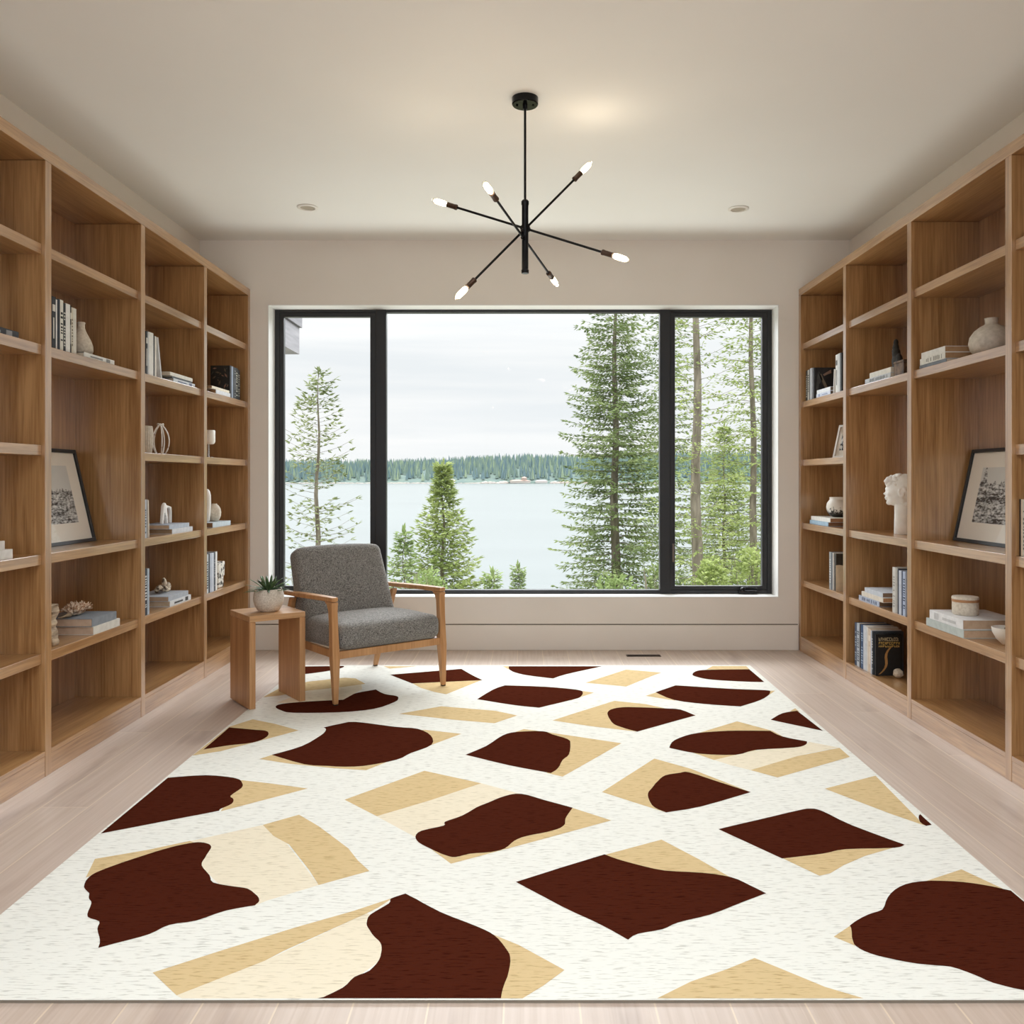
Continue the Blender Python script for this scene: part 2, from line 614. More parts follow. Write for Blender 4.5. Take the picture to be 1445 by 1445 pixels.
# tall flush baseboards on the window wall
b = MB(); b.box(-1.9, 1.9, YB - 0.012, YB, 0.0, 0.174)
struct(b.build('baseboard_back', M['wall'], bevel=0.003))
b = MB(); b.box(-1.9, 1.9, YB - 0.002, YB, 0.174, 0.181)
struct(b.build('trim_2', M['groove']))

# ------------------------------------------------------------------ picture window
FY0, FY1 = YB + 0.145, YB + 0.20


def px_x(px, y): return (px - 740) * y / 1218
def px_z(py, y): return 1.183 - (py - 677) * y / 1218


yf = FY0
X = {k: px_x(k, yf) for k in (388, 400, 522, 545, 931, 953, 1076, 1090)}
win = bpy.data.objects.new('window_1', None); C.objects.link(win); struct(win)
win.location = (0, YB + 0.15, WZ0)
OW = (0, -(YB + 0.15), -WZ0)
b = MB()
zt, zb = WZ1 - t_, WZ0 + t_
b.box(WX0 + t_, X[388] + 0.03, FY0, FY1, zb, zt)
b.box(X[1090] - 0.035, WX1 - t_, FY0, FY1, zb, zt)
b.box(X[522] + 0.04, X[545], FY0 - 0.004, FY1, zb, zt)
b.box(X[931], X[953] - 0.035, FY0 - 0.004, FY1, zb, zt)
b.box(WX0 + t_, WX1 - t_, FY0 + 0.001, FY1, px_z(441, yf), zt)
b.box(WX0 + t_, WX1 - t_, FY0 + 0.001, FY1, zb, px_z(832.5, yf))
b.build('window_frame', M['frame_black'], win, loc=OW, bevel=0.003)


def sash(x0, x1, w0, w1):
    s = MB()
    z0, z1 = zb + 0.012, zt - 0.012
    y0 = FY0 + 0.008
    s.box(x0, x0 + w0, y0, FY1 - 0.004, z0, z1); s.box(x1 - w1, x1, y0, FY1 - 0.004, z0, z1)
    s.box(x0, x1, y0 + 0.0005, FY1 - 0.004, px_z(447, yf), z1); s.box(x0, x1, y0 + 0.0005, FY1 - 0.004, z0, px_z(827, yf))
    return s.build('sash', M['frame_black'], win, loc=OW, bevel=0.004)


sash(X[388] + 0.018, X[522] + 0.05, X[400] - X[388] - 0.018, 0.05)
sa = sash(X[953] - 0.06, X[1090] - 0.02, 0.06, X[1090] - X[1076] - 0.02)
for x0, x1 in ((X[400] - .01, X[522] + .01), (X[545] - .01, X[931] + .01), (X[953] - .01, X[1076] + .01)):
    g = MB(); g.box(x0, x1, FY1 - 0.022, FY1 - 0.016, zb + .02, zt - .02)
    p_ = g.build('pane', M['glass'], win, loc=OW)
# lock lever and crank of the right casement
b = MB()
b.box(px_x(948.5, yf), px_x(951, yf), FY0 - 0.012, FY0 + 0.008, px_z(793, yf), px_z(767, yf))
h = b.build('latch_handle', mat('latch_bronze', (120, 110, 100), 0.35, 0.7), win, loc=OW, bevel=0.002)
h['label'] = 'slim bronze latch lever'
b = MB()
cx, cz = px_x(1054, yf), px_z(834, yf) - 0.004
b.box(cx - 0.065, cx + 0.065, FY0 - 0.03, FY0 + 0.012, cz - 0.012, cz + 0.010)
b.lathe([(0.02, 0), (0.02, 0.012), (0.013, 0.022), (0.005, 0.024)], 16, (cx - 0.035, FY0 - 0.018, cz + 0.008))
b.tube([(cx - 0.035, FY0 - 0.022, cz + 0.03), (cx, FY0 - 0.028, cz + 0.034), (cx + 0.05, FY0 - 0.026, cz + 0.026), (cx + 0.062, FY0 - 0.026, cz + 0.024)], [0.006, 0.005, 0.005, 0.007], 8)
h = b.build('crank_handle', mat('crank_black_gloss', (24, 24, 26), 0.18, 0.4), win, loc=OW, bevel=0.002)

# unseen window behind the camera, added for the fill lamp outside it
w2 = bpy.data.objects.new('added_rear_window', None); C.objects.link(w2); struct(w2)
b = MB()
y0, y1 = YF - 0.15, YF - 0.09
b.box(RX0, RX1, y0, y1, RZ0, RZ0 + .05); b.box(RX0, RX1, y0, y1, RZ1 - .05, RZ1)
for x in (RX0, -0.66, 0.62, RX1 - .05): b.box(x, x + .05, y0, y1, RZ0 + .05, RZ1 - .05)
b.build('window_frame', M['frame_black'], w2)
b = MB(); b.box(RX0 + .03, RX1 - .03, YF - .125, YF - .12, RZ0 + .03, RZ1 - .03)
b.build('pane', M['glass'], w2)

# unseen skylight over the camera end, added for its fill lamp
w3 = bpy.data.objects.new('added_skylight', None); C.objects.link(w3); struct(w3)
b = MB()
b.box(-SKX, -SKX + .05, SKY0, SKY1, ZC + .18, ZC + .25); b.box(SKX - .05, SKX, SKY0, SKY1, ZC + .18, ZC + .25)
for y in (SKY0, (SKY0 + SKY1) / 2 - .025, SKY1 - .05): b.box(-SKX + .05, SKX - .05, y, y + .05, ZC + .18, ZC + .25)
b.build('window_frame', M['frame_black'], w3)
b = MB(); b.box(-SKX + .03, SKX - .03, SKY0 + .03, SKY1 - .03, ZC + .21, ZC + .22)
b.build('pane', M['glass'], w3)

# ------------------------------------------------------------------ floor vent
v = thing('floor_vent', 'narrow dark bronze floor vent set in the planks below the window', 'floor vent', (0.80, 5.80, 0.0))
b = MB(); b.box(-.115, .115, -.028, .028, 0.0, .003)
b.box(-.108, .108, -.021, .021, .003, .0035, 1)
b.build('vent_plate', [mat('vent_bronze', (70, 52, 38), 0.5, 0.4), mat('vent_dark', (14, 11, 9), 0.9)], v)
for k in range(3):
    s = MB(); s.box(-.108, .108, -.013 + k * .011, -.009 + k * .011, .0035, .005)
    s.build('louvre', mat('vent_slat', (52, 38, 28), 0.5, 0.4), v)

# ------------------------------------------------------------------ recessed ceiling lights
def downlight(x, y, label):
    t = thing('recessed_downlight', label, 'ceiling light', (x, y, ZC), 0, 'recessed ceiling downlights')
    b = MB()
    pr = [(0.040, 0.0), (0.062, -0.0005), (0.064, -0.004), (0.060, -0.007), (0.046, -0.008), (0.043, -0.002)]
    b.lathe(list(reversed(pr)), 32)
    b.build('trim_ring', mat('downlight_white', (228, 224, 216), 0.5), t, smooth=True, angle=40)
    b = MB(); b.lathe([(0.0435, -0.0035), (0.03, -0.0028), (0.001, -0.0025)], 28)
    b.build('lens', mat('downlight_lens_unlit', (168, 158, 140), 0.4), t, smooth=True, angle=40)


downlight(px_x(434, 5.27), 5.27, 'small unlit recessed downlight in the ceiling near the left bookcase')
downlight(px_x(1042, 5.30), 5.30, 'small unlit recessed downlight in the ceiling near the right bookcase')

# ------------------------------------------------------------------ bookcases
SHX = 1.906
# divider centres, from the window wall towards the camera
DIVS = {-1: [5.975, 5.161, 4.316, 3.457, 2.600, 1.745, 0.890], 1: [5.975, 5.140, 4.277, 3.400, 2.540, 1.690, 0.840]}
LV = {'A': 2.122, 'B': 1.722, 'C': 1.321, 'D': 0.885, 'E': 0.490, 'F': 0.103}
TH = 0.041


def bookcase(s, label, no_c):
    DY = DIVS[s]
    t = thing('bookcase', label, 'bookcase', (s * SHX, 3.4, 0), 0)
    O = (-s * SHX, -3.4, 0)
    xb = abs(XL) - 0.002 if s < 0 else XR - 0.002

    def put(b, name, m, bev=0.0015):
        return b.build(name, m, t, loc=O, bevel=bev)
    for k, y in enumerate(DY):
        b = MB(); b.box(s * SHX, s * xb, y - .0222, y + .0222, 0, 2.455)
        put(b, 'side_panel' if k in (0, len(DY) - 1) else 'divider', M['oak_z'])
    ya, yb = DY[-1] - .0222, DY[0] + .0222
    b = MB(); b.box(s * SHX, s * xb, ya, yb, 2.456, 2.506)
    put(b, 'top_panel', M['oak_y'])
    b = MB(); b.box(s * (xb - .018), s * (xb - 0.0005), ya + .001, yb - .001, 0.01, 2.4555)
    put(b, 'back_panel', M['oak_z'], 0)
    for k in range(len(DY) - 1):
        y1, y0 = DY[k] - .0225, DY[k + 1] + .0225
        b = MB(); b.box(s * (SHX + .0015), s * (SHX + .02), y0, y1, 0.0, LV['F'] - .0205)
        put(b, 'plinth', M['oak_y'])
        b = MB(); b.box(s * (SHX + .0005), s * (xb - .019), y0, y1, LV['F'] - .02, LV['F'])
        put(b, 'bottom_shelf', M['oak_y'])
        for L in 'ABCDE':
            if L == 'C' and k in no_c: continue
            b = MB(); b.box(s * (SHX + .016), s * (xb - .019), y0, y1, LV[L] - TH, LV[L])
            put(b, 'shelf', M['oak_y'])
    return t


bookcase(-1, 'tall built-in oak bookcase along the left wall behind the armchair', (2,))
bookcase(1, 'tall built-in oak bookcase along the right wall holding the white bust', (1, 2))

# ------------------------------------------------------------------ rug pattern outlines on the floor plane (metres)
RUG_SHAPES = [
    ('B', [(-1.4,5.435),(-1.325,5.44),(-1.219,5.446),(-1.144,5.45),(-1.139,5.443),(-1.134,5.432),(-1.134,5.415),(-1.143,5.391),(-1.158,5.359),(-1.182,5.328),(-1.221,5.294),(-1.27,5.258),(-1.309,5.233),(-1.329,5.224),(-1.339,5.223),(-1.346,5.224),(-1.362,5.286),(-1.384,5.373)]),
    ('T', [(-0.887,5.441),(-0.679,5.441),(-0.839,5.373)]),
    ('T', [(-0.651,4.993),(-0.252,5.064),(-0.429,4.731),(-0.499,4.783),(-0.589,4.88)]),
    ('B', [(-0.81,5.204),(-0.688,5.252),(-0.514,5.319),(-0.392,5.366),(-0.372,5.322),(-0.343,5.257),(-0.316,5.198),(-0.29,5.146),(-0.263,5.097),(-0.245,5.064),(-0.363,5.04),(-0.531,5.006),(-0.649,4.982),(-0.696,5.047),(-0.763,5.139)]),
    ('T', [(-0.138,5.441),(-0.078,5.441),(-0.079,5.313),(-0.05,5.255)]),
    ('B', [(-0.097,5.441),(0.074,5.441),(0.318,5.441),(0.49,5.441),(0.424,5.379),(0.328,5.291),(0.252,5.217),(0.211,5.168),(0.186,5.13),(0.17,5.106),(0.131,5.126),(0.073,5.157),(0.024,5.186),(-0.008,5.21),(-0.033,5.236),(-0.054,5.262),(-0.072,5.291),(-0.085,5.323),(-0.094,5.353),(-0.098,5.385),(-0.098,5.418)]),
    ('T', [(0.354,4.999),(0.63,5.346),(0.836,5.262),(0.774,5.186),(0.579,4.908)]),
    ('T', [(1.125,5.346),(1.187,5.445),(1.399,5.445),(1.396,5.339)]),
    ('B', [(1.126,5.339),(1.211,5.347),(1.319,5.351),(1.395,5.353),(1.395,5.255),(1.395,5.115),(1.394,5.016),(1.357,5.02),(1.303,5.025),(1.248,5.034),(1.192,5.047),(1.133,5.064),(1.087,5.084),(1.056,5.108),(1.036,5.136),(1.022,5.16),(1.014,5.178),(1.012,5.193),(1.015,5.212),(1.021,5.237),(1.033,5.267),(1.048,5.292),(1.064,5.311),(1.085,5.327)]),
    ('T', [(0.305,4.815),(0.384,4.767),(0.247,4.599),(0.266,4.705)]),
    ('B', [(-0.253,4.624),(-0.233,4.683),(-0.203,4.767),(-0.175,4.837),(-0.151,4.882),(-0.127,4.915),(-0.111,4.936),(-0.051,4.929),(0.037,4.917),(0.117,4.903),(0.182,4.883),(0.243,4.859),(0.287,4.837),(0.31,4.82),(0.32,4.804),(0.323,4.783),(0.322,4.751),(0.315,4.712),(0.305,4.679),(0.298,4.66),(0.287,4.645),(0.261,4.619),(0.204,4.566),(0.128,4.499),(0.076,4.452),(0.046,4.463),(-0,4.479),(-0.052,4.503),(-0.121,4.542),(-0.199,4.591)]),
    ('T', [(0.659,4.696),(0.747,4.791),(0.843,4.666),(0.8,4.597)]),
    ('T', [(1.35,4.807),(1.398,4.811),(1.288,4.643)]),
    ('B', [(0.725,4.775),(0.766,4.822),(0.824,4.889),(0.865,4.936),(0.944,4.914),(1.06,4.881),(1.16,4.855),(1.236,4.841),(1.301,4.831),(1.346,4.823),(1.366,4.813),(1.368,4.804),(1.367,4.799),(1.361,4.78),(1.351,4.751),(1.337,4.719),(1.317,4.685),(1.291,4.646),(1.259,4.606),(1.213,4.559),(1.158,4.51),(1.121,4.476),(1.078,4.487),(1.014,4.503),(0.954,4.523),(0.9,4.544),(0.846,4.571),(0.802,4.606),(0.768,4.661),(0.742,4.728)]),
    ('C', [(-1.307,4.549),(-1.202,4.808),(-0.941,4.978),(-0.911,4.847),(-0.967,4.606),(-1.199,4.549)]),
    ('T', [(-1.414,4.665),(-1.381,4.869),(-1.259,5.028),(-1.069,5.128),(-0.999,5.109),(-0.916,4.974),(-1.028,4.897),(-1.205,4.812),(-1.334,4.703)]),
    ('B', [(-1.289,4.47),(-1.291,4.492),(-1.284,4.513),(-1.266,4.532),(-1.235,4.548),(-1.191,4.563),(-1.143,4.577),(-1.082,4.591),(-1.015,4.604),(-0.968,4.613),(-0.963,4.634),(-0.955,4.665),(-0.948,4.693),(-0.942,4.716),(-0.937,4.739),(-0.924,4.761),(-0.895,4.789),(-0.858,4.819),(-0.833,4.839),(-0.817,4.811),(-0.793,4.771),(-0.768,4.738),(-0.743,4.72),(-0.716,4.707),(-0.696,4.693),(-0.685,4.677),(-0.68,4.658),(-0.678,4.638),(-0.676,4.618),(-0.677,4.596),(-0.686,4.567),(-0.706,4.524),(-0.734,4.472),(-0.771,4.43),(-0.816,4.401),(-0.872,4.379),(-0.933,4.364),(-1.01,4.355),(-1.098,4.352),(-1.165,4.355),(-1.202,4.364),(-1.221,4.379),(-1.237,4.397),(-1.259,4.419),(-1.278,4.445)]),
    ('T', [(-0.63,4.336),(-0.431,4.48),(-0.147,4.393),(-0.036,4.305),(-0.145,4.168),(-0.349,4.229)]),
    ('T', [(0.137,4.217),(0.296,4.393),(0.479,4.59),(0.638,4.522),(0.855,4.314),(0.527,4.028),(0.312,4.12)]),
    ('B', [(0.417,4.34),(0.422,4.369),(0.43,4.394),(0.442,4.416),(0.459,4.435),(0.481,4.451),(0.508,4.461),(0.541,4.464),(0.579,4.461),(0.617,4.457),(0.653,4.452),(0.69,4.445),(0.723,4.438),(0.751,4.434),(0.776,4.43),(0.798,4.416),(0.819,4.382),(0.839,4.337),(0.853,4.305),(0.816,4.274),(0.76,4.228),(0.704,4.18),(0.641,4.126),(0.573,4.068),(0.527,4.028),(0.513,4.041),(0.494,4.061),(0.476,4.081),(0.46,4.102),(0.444,4.124),(0.432,4.148),(0.426,4.173),(0.422,4.2),(0.42,4.229),(0.417,4.265),(0.416,4.305)]),
    ('T', [(1.348,4.384),(1.393,4.44),(1.395,4.375)]),
    ('B', [(1.206,4.227),(1.23,4.261),(1.266,4.309),(1.3,4.347),(1.333,4.369),(1.366,4.384),(1.388,4.393),(1.391,4.29),(1.395,4.144),(1.398,4.041),(1.374,4.064),(1.34,4.097),(1.305,4.13),(1.269,4.165),(1.232,4.202)]),
    ('T', [(-1.415,3.679),(-1.405,4.11),(-1.334,4.236),(-1.204,4.159),(-1.059,4.049),(-1.207,3.868),(-1.315,3.739)]),
    ('B', [(-1.399,3.762),(-1.399,3.86),(-1.4,3.999),(-1.401,4.097),(-1.362,4.086),(-1.305,4.07),(-1.261,4.057),(-1.236,4.052),(-1.221,4.048),(-1.21,4.041),(-1.198,4.028),(-1.189,4.01),(-1.183,3.991),(-1.179,3.971),(-1.178,3.948),(-1.181,3.926),(-1.187,3.904),(-1.198,3.881),(-1.216,3.861),(-1.243,3.845),(-1.278,3.832),(-1.311,3.818),(-1.344,3.798),(-1.376,3.777)]),
    ('T', [(-1.116,3.635),(-1.076,3.692),(-0.842,3.946),(-0.466,4.058),(-0.292,3.994),(-0.489,3.72),(-0.641,3.494),(-0.78,3.519),(-0.968,3.572)]),
    ('B', [(-1.08,3.689),(-1.053,3.718),(-1.015,3.762),(-0.983,3.809),(-0.962,3.863),(-0.947,3.923),(-0.936,3.972),(-0.931,4.008),(-0.931,4.036),(-0.933,4.058),(-0.938,4.076),(-0.947,4.089),(-0.953,4.097),(-0.936,4.114),(-0.912,4.138),(-0.888,4.158),(-0.87,4.175),(-0.853,4.19),(-0.82,4.192),(-0.761,4.171),(-0.684,4.137),(-0.619,4.109),(-0.573,4.096),(-0.535,4.089),(-0.503,4.074),(-0.474,4.045),(-0.449,4.008),(-0.43,3.968),(-0.417,3.923),(-0.409,3.873),(-0.412,3.828),(-0.431,3.787),(-0.462,3.747),(-0.489,3.712),(-0.504,3.681),(-0.516,3.652),(-0.537,3.624),(-0.573,3.595),(-0.619,3.566),(-0.661,3.545),(-0.696,3.537),(-0.728,3.536),(-0.755,3.537),(-0.772,3.538),(-0.785,3.541),(-0.804,3.545),(-0.833,3.548),(-0.869,3.552),(-0.911,3.568),(-0.968,3.605),(-1.034,3.654)]),
    ('T', [(-0.047,4.017),(-0.003,4.07),(0.085,4.032),(0.433,3.852),(0.151,3.418),(0.092,3.459)]),
    ('B', [(-0.252,3.69),(-0.23,3.72),(-0.199,3.764),(-0.169,3.811),(-0.145,3.864),(-0.122,3.923),(-0.1,3.969),(-0.081,3.996),(-0.061,4.013),(-0.036,4.024),(0.003,4.033),(0.049,4.038),(0.085,4.035),(0.104,4.025),(0.115,4.007),(0.128,3.987),(0.15,3.964),(0.176,3.939),(0.195,3.915),(0.203,3.896),(0.206,3.879),(0.205,3.852),(0.203,3.804),(0.198,3.745),(0.191,3.696),(0.182,3.666),(0.17,3.644),(0.16,3.619),(0.152,3.585),(0.145,3.547),(0.136,3.516),(0.126,3.491),(0.114,3.472),(0.106,3.459),(0.064,3.482),(0.002,3.516),(-0.061,3.553),(-0.129,3.6),(-0.202,3.654)]),
    ('C', [(0.795,3.624),(1.004,3.749),(1.241,3.825),(1.278,3.871),(1.381,3.79),(1.213,3.705),(0.916,3.495),(0.851,3.555)]),
    ('T', [(0.647,3.832),(0.677,3.89),(0.812,4.01),(1.035,4.201),(1.162,4.041),(1.203,3.875),(0.795,3.621)]),
    ('T', [(0.916,3.495),(1.161,3.672),(1.382,3.786),(1.381,3.662),(1.186,3.531),(1,3.409)]),
    ('B', [(0.641,3.807),(0.648,3.832),(0.66,3.865),(0.678,3.897),(0.705,3.93),(0.739,3.964),(0.774,3.991),(0.809,4.009),(0.847,4.021),(0.884,4.03),(0.922,4.037),(0.961,4.043),(1.003,4.045),(1.055,4.045),(1.112,4.043),(1.151,4.041),(1.157,4.018),(1.166,3.984),(1.182,3.953),(1.21,3.924),(1.245,3.897),(1.27,3.879),(1.266,3.867),(1.26,3.849),(1.249,3.832),(1.236,3.817),(1.218,3.803),(1.187,3.79),(1.133,3.779),(1.064,3.769),(1.005,3.755),(0.968,3.733),(0.938,3.706),(0.904,3.689),(0.855,3.686),(0.8,3.692),(0.75,3.705),(0.705,3.729),(0.664,3.761),(0.637,3.783),(0.637,3.787),(0.637,3.794)]),
    ('C', [(-0.516,3.016),(-0.167,3.344),(-0.011,3.229),(-0.274,2.93),(-0.354,2.834)]),
    ('T', [(-0.661,3.172),(-0.404,3.487),(-0.167,3.344),(-0.344,3.167),(-0.516,3.016)]),
    ('T', [(-0.312,2.77),(-0.225,2.643),(0.013,2.794),(0.3,2.979),(0.171,3.094),(-0.068,3.012)]),
    ('B', [(-0.359,2.843),(-0.359,2.859),(-0.355,2.876),(-0.345,2.891),(-0.323,2.906),(-0.295,2.921),(-0.274,2.934),(-0.271,2.945),(-0.275,2.955),(-0.273,2.967),(-0.258,2.983),(-0.236,3.002),(-0.217,3.023),(-0.201,3.047),(-0.185,3.075),(-0.171,3.099),(-0.158,3.115),(-0.145,3.129),(-0.131,3.144),(-0.113,3.166),(-0.093,3.19),(-0.072,3.209),(-0.053,3.223),(-0.033,3.232),(-0.011,3.231),(0.015,3.217),(0.045,3.192),(0.075,3.167),(0.11,3.141),(0.148,3.113),(0.173,3.094),(0.165,3.069),(0.153,3.033),(0.144,3.002),(0.141,2.981),(0.14,2.965),(0.139,2.95),(0.135,2.937),(0.129,2.926),(0.121,2.914),(0.109,2.903),(0.094,2.892),(0.076,2.881),(0.054,2.87),(0.028,2.859),(0.006,2.847),(-0.01,2.836),(-0.022,2.824),(-0.033,2.81),(-0.043,2.791),(-0.052,2.77),(-0.062,2.753),(-0.075,2.741),(-0.089,2.733),(-0.106,2.726),(-0.127,2.721),(-0.151,2.718),(-0.172,2.713),(-0.188,2.704),(-0.202,2.695),(-0.215,2.689),(-0.225,2.689),(-0.233,2.693),(-0.245,2.701),(-0.263,2.715),(-0.284,2.735),(-0.302,2.753),(-0.317,2.768),(-0.331,2.783),(-0.342,2.797),(-0.35,2.812),(-0.356,2.828)]),
    ('T', [(0.292,3.25),(0.548,3.64),(0.677,3.511),(0.852,3.248),(0.501,3.05),(0.412,3.134)]),
    ('B', [(0.626,3.464),(0.605,3.456),(0.58,3.446),(0.559,3.432),(0.545,3.414),(0.533,3.393),(0.522,3.37),(0.509,3.345),(0.497,3.317),(0.487,3.293),(0.478,3.274),(0.47,3.257),(0.464,3.238),(0.46,3.216),(0.458,3.191),(0.458,3.167),(0.459,3.143),(0.461,3.119),(0.467,3.098),(0.477,3.079),(0.491,3.062),(0.501,3.05),(0.533,3.062),(0.582,3.08),(0.638,3.107),(0.711,3.153),(0.794,3.209),(0.852,3.248),(0.827,3.277),(0.791,3.319),(0.756,3.359),(0.723,3.399),(0.689,3.441),(0.663,3.468),(0.647,3.476),(0.638,3.472)]),
    ('T', [(-1.118,3.381),(-0.997,3.346),(-0.825,3.287),(-1.077,3.061),(-1.093,3.211)]),
    ('B', [(-1.408,2.868),(-1.408,3.026),(-1.407,3.249),(-1.407,3.406),(-1.371,3.416),(-1.317,3.429),(-1.267,3.435),(-1.221,3.429),(-1.174,3.416),(-1.139,3.401),(-1.116,3.384),(-1.103,3.364),(-1.094,3.346),(-1.086,3.329),(-1.081,3.312),(-1.079,3.292),(-1.083,3.266),(-1.09,3.235),(-1.093,3.211),(-1.088,3.197),(-1.079,3.189),(-1.072,3.179),(-1.066,3.164),(-1.062,3.147),(-1.062,3.131),(-1.068,3.114),(-1.078,3.097),(-1.085,3.084),(-1.086,3.075),(-1.085,3.069),(-1.083,3.066),(-1.127,3.039),(-1.192,3),(-1.253,2.963),(-1.311,2.927),(-1.369,2.892)]),
    ('T', [(1.143,3.285),(1.272,3.359),(1.395,3.429),(1.361,2.935),(1.288,3.039)]),
    ('B', [(1.376,3.012),(1.381,3.022),(1.388,3.03),(1.392,3.034),(1.39,3.007),(1.389,2.969),(1.388,2.942),(1.381,2.938),(1.371,2.934),(1.364,2.931),(1.362,2.939),(1.359,2.95),(1.359,2.963),(1.363,2.979),(1.369,2.997)]),
    ('T', [(0.801,2.683),(0.862,2.717),(1.028,2.757),(1.185,2.761),(1.065,2.698),(0.974,2.633),(0.914,2.579),(0.876,2.562)]),
    ('B', [(0.653,2.904),(0.692,2.925),(0.75,2.955),(0.808,2.984),(0.866,3.014),(0.927,3.046),(0.973,3.069),(0.998,3.081),(1.011,3.086),(1.022,3.086),(1.034,3.085),(1.044,3.08),(1.057,3.064),(1.072,3.031),(1.09,2.986),(1.114,2.938),(1.151,2.883),(1.194,2.822),(1.225,2.781),(1.218,2.774),(1.206,2.765),(1.182,2.757),(1.136,2.753),(1.075,2.751),(1.024,2.747),(0.992,2.738),(0.966,2.725),(0.936,2.713),(0.89,2.701),(0.837,2.688),(0.8,2.679),(0.757,2.745),(0.696,2.838)]),
    ('C', [(-1.091,2.806),(-0.891,2.94),(-0.835,2.859),(-0.775,2.801),(-0.698,2.674),(-0.597,2.504),(-0.719,2.412),(-0.744,2.384),(-0.878,2.497),(-0.99,2.632),(-1.008,2.754)]),
    ('T', [(-1.296,2.55),(-1.332,2.677),(-1.198,2.741),(-1.089,2.81),(-1.05,2.782),(-1.24,2.632)]),
    ('T', [(-0.891,2.94),(-0.791,3.03),(-0.698,2.929),(-0.562,2.754),(-0.514,2.665),(-0.466,2.594),(-0.597,2.504),(-0.647,2.598),(-0.758,2.782),(-0.828,2.849)]),
    ('B', [(-1.287,2.543),(-1.286,2.532),(-1.283,2.522),(-1.28,2.512),(-1.276,2.502),(-1.271,2.491),(-1.264,2.482),(-1.256,2.473),(-1.247,2.464),(-1.238,2.455),(-1.233,2.445),(-1.228,2.433),(-1.223,2.424),(-1.217,2.416),(-1.211,2.41),(-1.205,2.402),(-1.201,2.393),(-1.197,2.381),(-1.193,2.368),(-1.189,2.353),(-1.183,2.336),(-1.175,2.322),(-1.162,2.313),(-1.145,2.306),(-1.132,2.298),(-1.126,2.287),(-1.123,2.273),(-1.117,2.258),(-1.107,2.241),(-1.094,2.221),(-1.084,2.204),(-1.077,2.189),(-1.073,2.176),(-1.07,2.167),(-1.059,2.175),(-1.041,2.187),(-1.023,2.198),(-1.005,2.209),(-0.986,2.221),(-0.97,2.234),(-0.959,2.249),(-0.95,2.266),(-0.938,2.279),(-0.92,2.288),(-0.897,2.293),(-0.875,2.302),(-0.856,2.318),(-0.836,2.338),(-0.815,2.355),(-0.79,2.367),(-0.763,2.378),(-0.744,2.384),(-0.743,2.391),(-0.74,2.4),(-0.74,2.409),(-0.743,2.418),(-0.747,2.427),(-0.754,2.438),(-0.766,2.452),(-0.781,2.469),(-0.796,2.482),(-0.808,2.487),(-0.82,2.49),(-0.835,2.494),(-0.858,2.5),(-0.886,2.509),(-0.908,2.519),(-0.92,2.533),(-0.927,2.549),(-0.936,2.566),(-0.952,2.587),(-0.97,2.61),(-0.984,2.632),(-0.99,2.649),(-0.992,2.665),(-0.993,2.683),(-0.996,2.706),(-0.998,2.733),(-1,2.754),(-1.004,2.767),(-1.009,2.775),(-1.014,2.782),(-1.022,2.788),(-1.031,2.793),(-1.04,2.797),(-1.049,2.799),(-1.059,2.8),(-1.072,2.797),(-1.089,2.789),(-1.11,2.777),(-1.129,2.763),(-1.147,2.747),(-1.166,2.729),(-1.184,2.709),(-1.204,2.687),(-1.226,2.662),(-1.244,2.64),(-1.26,2.619),(-1.273,2.6),(-1.283,2.582),(-1.287,2.568),(-1.288,2.554)]),
    ('C', [(-0.793,1.968),(-0.634,2.11),(-0.427,2.341),(-0.368,2.299),(-0.341,2.128),(-0.448,1.957),(-0.777,1.957)]),
    ('T', [(-0.887,2.059),(-0.759,2.154),(-0.604,2.265),(-0.464,2.355),(-0.369,2.428),(-0.4,2.375),(-0.427,2.341),(-0.601,2.154),(-0.634,2.11),(-0.793,1.968)]),
    ('T', [(-0.084,2.234),(-0.014,2.181),(0.096,2.07),(0.044,2.006),(-0.004,1.957),(-0.06,1.957),(-0.049,2.093)]),
    ('B', [(-0.469,1.957),(-0.456,1.962),(-0.437,1.98),(-0.421,1.997),(-0.413,2.012),(-0.408,2.028),(-0.402,2.041),(-0.392,2.05),(-0.381,2.057),(-0.371,2.067),(-0.365,2.081),(-0.359,2.098),(-0.356,2.114),(-0.355,2.129),(-0.356,2.144),(-0.357,2.158),(-0.359,2.17),(-0.362,2.182),(-0.366,2.192),(-0.372,2.202),(-0.379,2.211),(-0.387,2.222),(-0.395,2.235),(-0.403,2.251),(-0.41,2.264),(-0.415,2.275),(-0.418,2.285),(-0.419,2.296),(-0.42,2.307),(-0.42,2.32),(-0.416,2.335),(-0.404,2.354),(-0.388,2.377),(-0.376,2.395),(-0.374,2.407),(-0.376,2.415),(-0.374,2.424),(-0.363,2.434),(-0.348,2.445),(-0.338,2.452),(-0.331,2.446),(-0.32,2.435),(-0.304,2.421),(-0.284,2.4),(-0.257,2.374),(-0.229,2.348),(-0.194,2.321),(-0.155,2.294),(-0.124,2.271),(-0.104,2.255),(-0.09,2.242),(-0.078,2.228),(-0.066,2.209),(-0.056,2.188),(-0.048,2.169),(-0.042,2.154),(-0.037,2.14),(-0.035,2.125),(-0.034,2.107),(-0.035,2.088),(-0.037,2.067),(-0.04,2.042),(-0.046,2.015),(-0.05,1.992),(-0.052,1.974),(-0.053,1.959),(-0.054,1.957),(-0.176,1.957),(-0.348,1.957)]),
    ('T', [(0.251,2.705),(0.448,2.82),(0.539,2.677),(0.614,2.544),(0.529,2.576),(0.404,2.59),(0.304,2.648)]),
